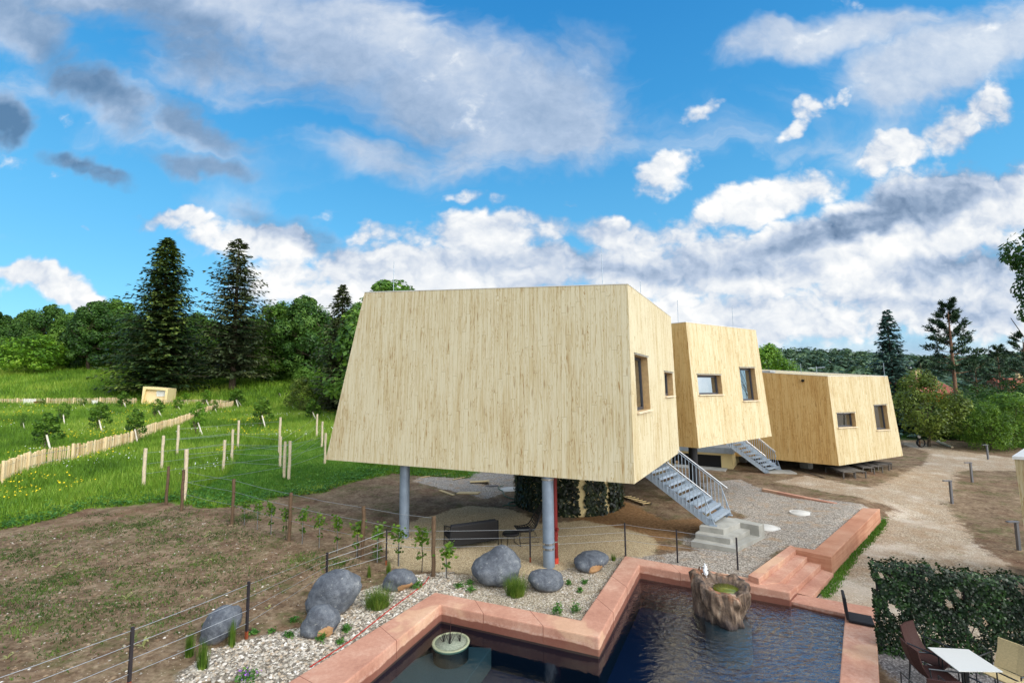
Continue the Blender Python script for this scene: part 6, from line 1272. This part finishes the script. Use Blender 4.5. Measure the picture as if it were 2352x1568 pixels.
def ladder():
    a, c = pt(*cU(1530, 760)), pt(*cU(1715, 830)); d = unit(c-a); n = np.array([-d[1], d[0], 0]); L = np.linalg.norm(c-a)+.3; root = empty('wooden_ladder', a); tag(root, 'dark wooden ladder lying flat on the soil beside the ivy core', 'ladder')
    for s in (0, .45): b = MB(); b.bar(n*s+[0, 0, .06], d*L+n*s+[0, 0, .06], .05, .08); b.build('side_rail', MT['dark_plank'], root)
    for k in range(6): b = MB(); q = d*(.2+k*.27)+np.array([0, 0, .09]); b.bar(q+n*.0, q+n*.45, .05, .03, up=(0, 0, 1)); b.build('rung', MT['plank'], root)
ladder()
# ------------------------------------------------------------------ loungers under the far house
def lounger():
    root = empty('garden_lounger', (0, 0, 0)); b = MB()
    for k in range(16): b.box((0, .06+k*.12, .35), (.62, .105, .03))
    b.build('slat_top', MT['lounger_grey'], root)
    for s in (-.3, .3): b = MB(); b.box((s, .95, .315), (.05, 1.9, .05)); b.build('side_rail', MT['lounger_grey'], root)
    for sx, sy in ((-.3, .06), (.3, .06), (.3, 1.84), (-.3, 1.84)): b = MB(); b.box((sx, sy, .15), (.055, .055, .32)); b.build('leg', MT['lounger_grey'], root)
    return root
lg = lounger(); la, lb_ = pt(*cH(1045, 1342)), pt(*cH(720, 1236)); ld = unit(lb_-la)
for i, (x, y, lb) in enumerate([(1048, 1345, 'grey slatted lounger under the far house, nearest the steel stairs'), (1158, 1337, 'grey slatted lounger under the far house, front one of the second pair'), (1248, 1296, 'grey slatted lounger under the far house, tucked behind the front pair'), (1335, 1280, 'grey slatted lounger under the far house, middle of the right group'), (1405, 1260, 'grey slatted lounger under the far house, behind the middle of the right group')]):
    o = lg if i == 0 else copy_tree(lg); p = pt(*cH(x, y)); o.location = p; o.rotation_euler = (0, 0, math.atan2(ld[1], ld[0])-math.pi/2); o.name = 'garden_lounger'; tag(o, lb, 'lounger', 'loungers stored under the far house')
o = copy_tree(lg); p = pt(*cH(1490, 1243)); o.location = p; o.rotation_euler = (0, 0, .9); o.name = 'garden_lounger'; tag(o, 'grey slatted lounger sticking out at the right end from under the far house', 'lounger', 'loungers stored under the far house')
board('thin dark batten on the ground before the loungers', cH(505, 1250), cH(780, 1338), .1, 'dark_plank')
# ------------------------------------------------------------------ path lamps, hose post, stump, log
for (x, y), (xt, yt), lb in [((1238, 755), (1220, 625), 'slim grey path lamp farthest back, in front of the bank grass'), ((1095, 958), (1078, 785), 'slim grey path lamp where the two paths fork, second farthest'), ((915, 1150), (888, 947), 'slim grey path lamp at the left tip of the brown bed'), ((1515, 1568), (1490, 1315), 'slim grey path lamp nearest, at the right border')]:
    p = pt(*cR(x, y)); h = tri(*cR(xt, yt), p)-p[2]; root = empty('path_lamp', p); tag(root, lb, 'path lamp', 'lamps along the path'); b = MB(); b.box((0, 0, h/2-.05), (.085, .085, h+.1)); b.build('post', MT['lamp_grey'], root, bevel=.006); b = MB(); b.box((-.14, -.02, h+.018), (.38, .10, .045)); b.build('lamp_head', MT['lamp_grey'], root, bevel=.006)
p = pt(*cR(628, 645)); root = empty('hose_post', p); tag(root, 'short post holding a black coiled hose beside the far path', 'hose post'); b = MB(); b.tube([(0, 0, -.1), (0, 0, .75)], .05, 9); b.build('post', MT['stump_wood'], root); b = MB(); b.lathe((0, 0, .74), [(.07, 0), (.11, .08), (.09, .2), (.01, .25)], 12); b.build('cap', MT['white_paint'], root)
b = MB()
for k in range(4): b.tube([(.33*math.cos(a)*(1-.04*k), -.08-.03*k, .36+.33*math.sin(a)*(1-.04*k)) for a in np.linspace(0, 6.28, 25)], .028, 6)
b.build('hose_coil', MT['rattan_black'], root)
p = pt(*cR(1045, 525)); root = empty('tree_stump', p); tag(root, 'broad cut tree stump at the edge of the right shrubs', 'tree stump'); rt_ = 62/2.24/1.7415*p[1]/F; b = MB(); b.lathe((0, 0, 0), [(rt_*1.25, -.2), (rt_*1.08, .2), (rt_, .95)], 26, lambda a, z: 1+.06*math.sin(5*a)+.04*math.sin(9*a+1)); b.build('trunk', MT['bark'], root)
b = MB(); b.lathe((0, 0, .951), [(rt_*.97, 0), (rt_*.97, .012), (.01, .02)], 26, lambda a, z: 1+.06*math.sin(5*a)+.04*math.sin(9*a+1)); b.build('cut_face', MT['cut_wood'], root)
a, c = pt(*cR(790, 600)), pt(*cR(918, 652)); b = MB(); b.org = a; b.tube([a+[0, 0, .08], (a+c)/2+[0, .1, .1], c+[0, 0, .06]], [.13, .11, .08], 8); o = b.build('fallen_log', MT['birch_post']); o.location = a; tag(o, 'grey fallen log on the brown bank by the far path', 'log')
p = pt(*cR(1240, 575)); b = MB(); b.tube([(0, 0, -.1), (.28, 0, .7), (.5, 0, 1.25)], .05, 7); o = b.build('leaning_stake', MT['cut_wood']); o.location = p; tag(o, 'pale wooden stake leaning right of the tree stump', 'stake')
# ------------------------------------------------------------------ pavilion at the right border, houses in the trees
def pavilion():
    q = lambda x, y, Y: py(*cR(x, y), Y); a = q(1473, 752, 11.); b0 = q(1559, 1362, 11.35); d = b0-a; lo = a+d*(a[2]-ZLOW+.2)/(a[2]-b0[2]); bk = np.array([.80, .60, 0])*4.; rt_ = np.array([.75, -.66, 0])*3.; root = empty('timber_pavilion', (lo[0], lo[1], ZLOW)); tag(root, 'slanted pale timber pavilion cut off by the right border', 'pavilion'); org = np.array([lo[0], lo[1], ZLOW]); uvs = []; mb = MB(); mb.org = org
    bot = [lo, lo+rt_, lo+rt_+bk, lo+bk]; top = [a, a+rt_, a+rt_+bk, a+bk]; cen = sum(bot+top)/8
    for i in range(4):
        j = (i+1) % 4; n = unit(np.cross(bot[j]-bot[i], top[j]-bot[i])); n = n if np.dot(n, bot[i]-cen) > 0 else -n; face_mesh(mb, [bot[i], bot[j], top[j], top[i]], [], n, uvs)
    o = mb.build('wall', MT['pale_cladding'], root); ul = o.data.uv_layers.new(name='UVMap'); li = np.zeros(len(o.data.loops), np.int32); o.data.loops.foreach_get('vertex_index', li); ul.data.foreach_set('uv', np.array(uvs, np.float32)[li].ravel())
    b = MB(); b.org = org; ctr = (top[0]+top[2])/2; b.prism([xy(ctr+(p-ctr)*1.02) for p in top], a[2]+.004, a[2]+.07); b.build('roof', MT['cap_metal'], root)
pavilion()
def cottage(label, X, Y, w, dp, wall, ybot, yeave, yridge, rz):
    c = on_right(X, Y, 0); zb = float(py(X, ybot, Y)[2]); ze = float(py(X, yeave, Y)[2]); zr = float(py(X, yridge, Y)[2]); root = empty('cottage', (c[0], c[1], zb)); root.rotation_euler = (0, 0, rz); tag(root, label, 'house'); b = MB(); b.box((0, 0, (ze-zb)/2-.5), (w, dp, ze-zb+1)); b.build('wall', MT[wall], root); e = ze-zb; r_ = zr-zb; b = MB(); w2, d2 = w/2+.4, dp/2+.5
    b.add([(-w2, -d2, e), (w2, -d2, e), (w2, 0, r_), (-w2, 0, r_), (-w2, d2, e), (w2, d2, e), (-w2, -d2, e-.2), (w2, -d2, e-.2), (w2, d2, e-.2), (-w2, d2, e-.2)], [(0, 1, 2, 3), (3, 2, 5, 4), (6, 7, 1, 0), (8, 9, 4, 5), (1, 7, 8, 5, 2), (6, 0, 3, 4, 9)]); ro = b.build('roof', MT['tile_red'], root); b = MB(); b.box((w*.2, .3, r_+.2), (.6, .6, 1.2)); b.build('chimney', MT['stucco_cream'], ro)
    for x in (-w*.28, w*.22): b = MB(); b.box((x, -dp/2, e*.55), (1.1, .1, 1.2)); b.build('window', MT['dark_opening'], root)
cottage('orange rendered cottage with red tiled roof behind the olive maple', 2096, 54, 4.6, 5, 'stucco_orange', 1002, 900, 866, .15)
cottage('pale cottage whose red roof peeks out among the dark pines', 2330, 78, 5.5, 6, 'stucco_cream', 930, 892, 868, -.2)
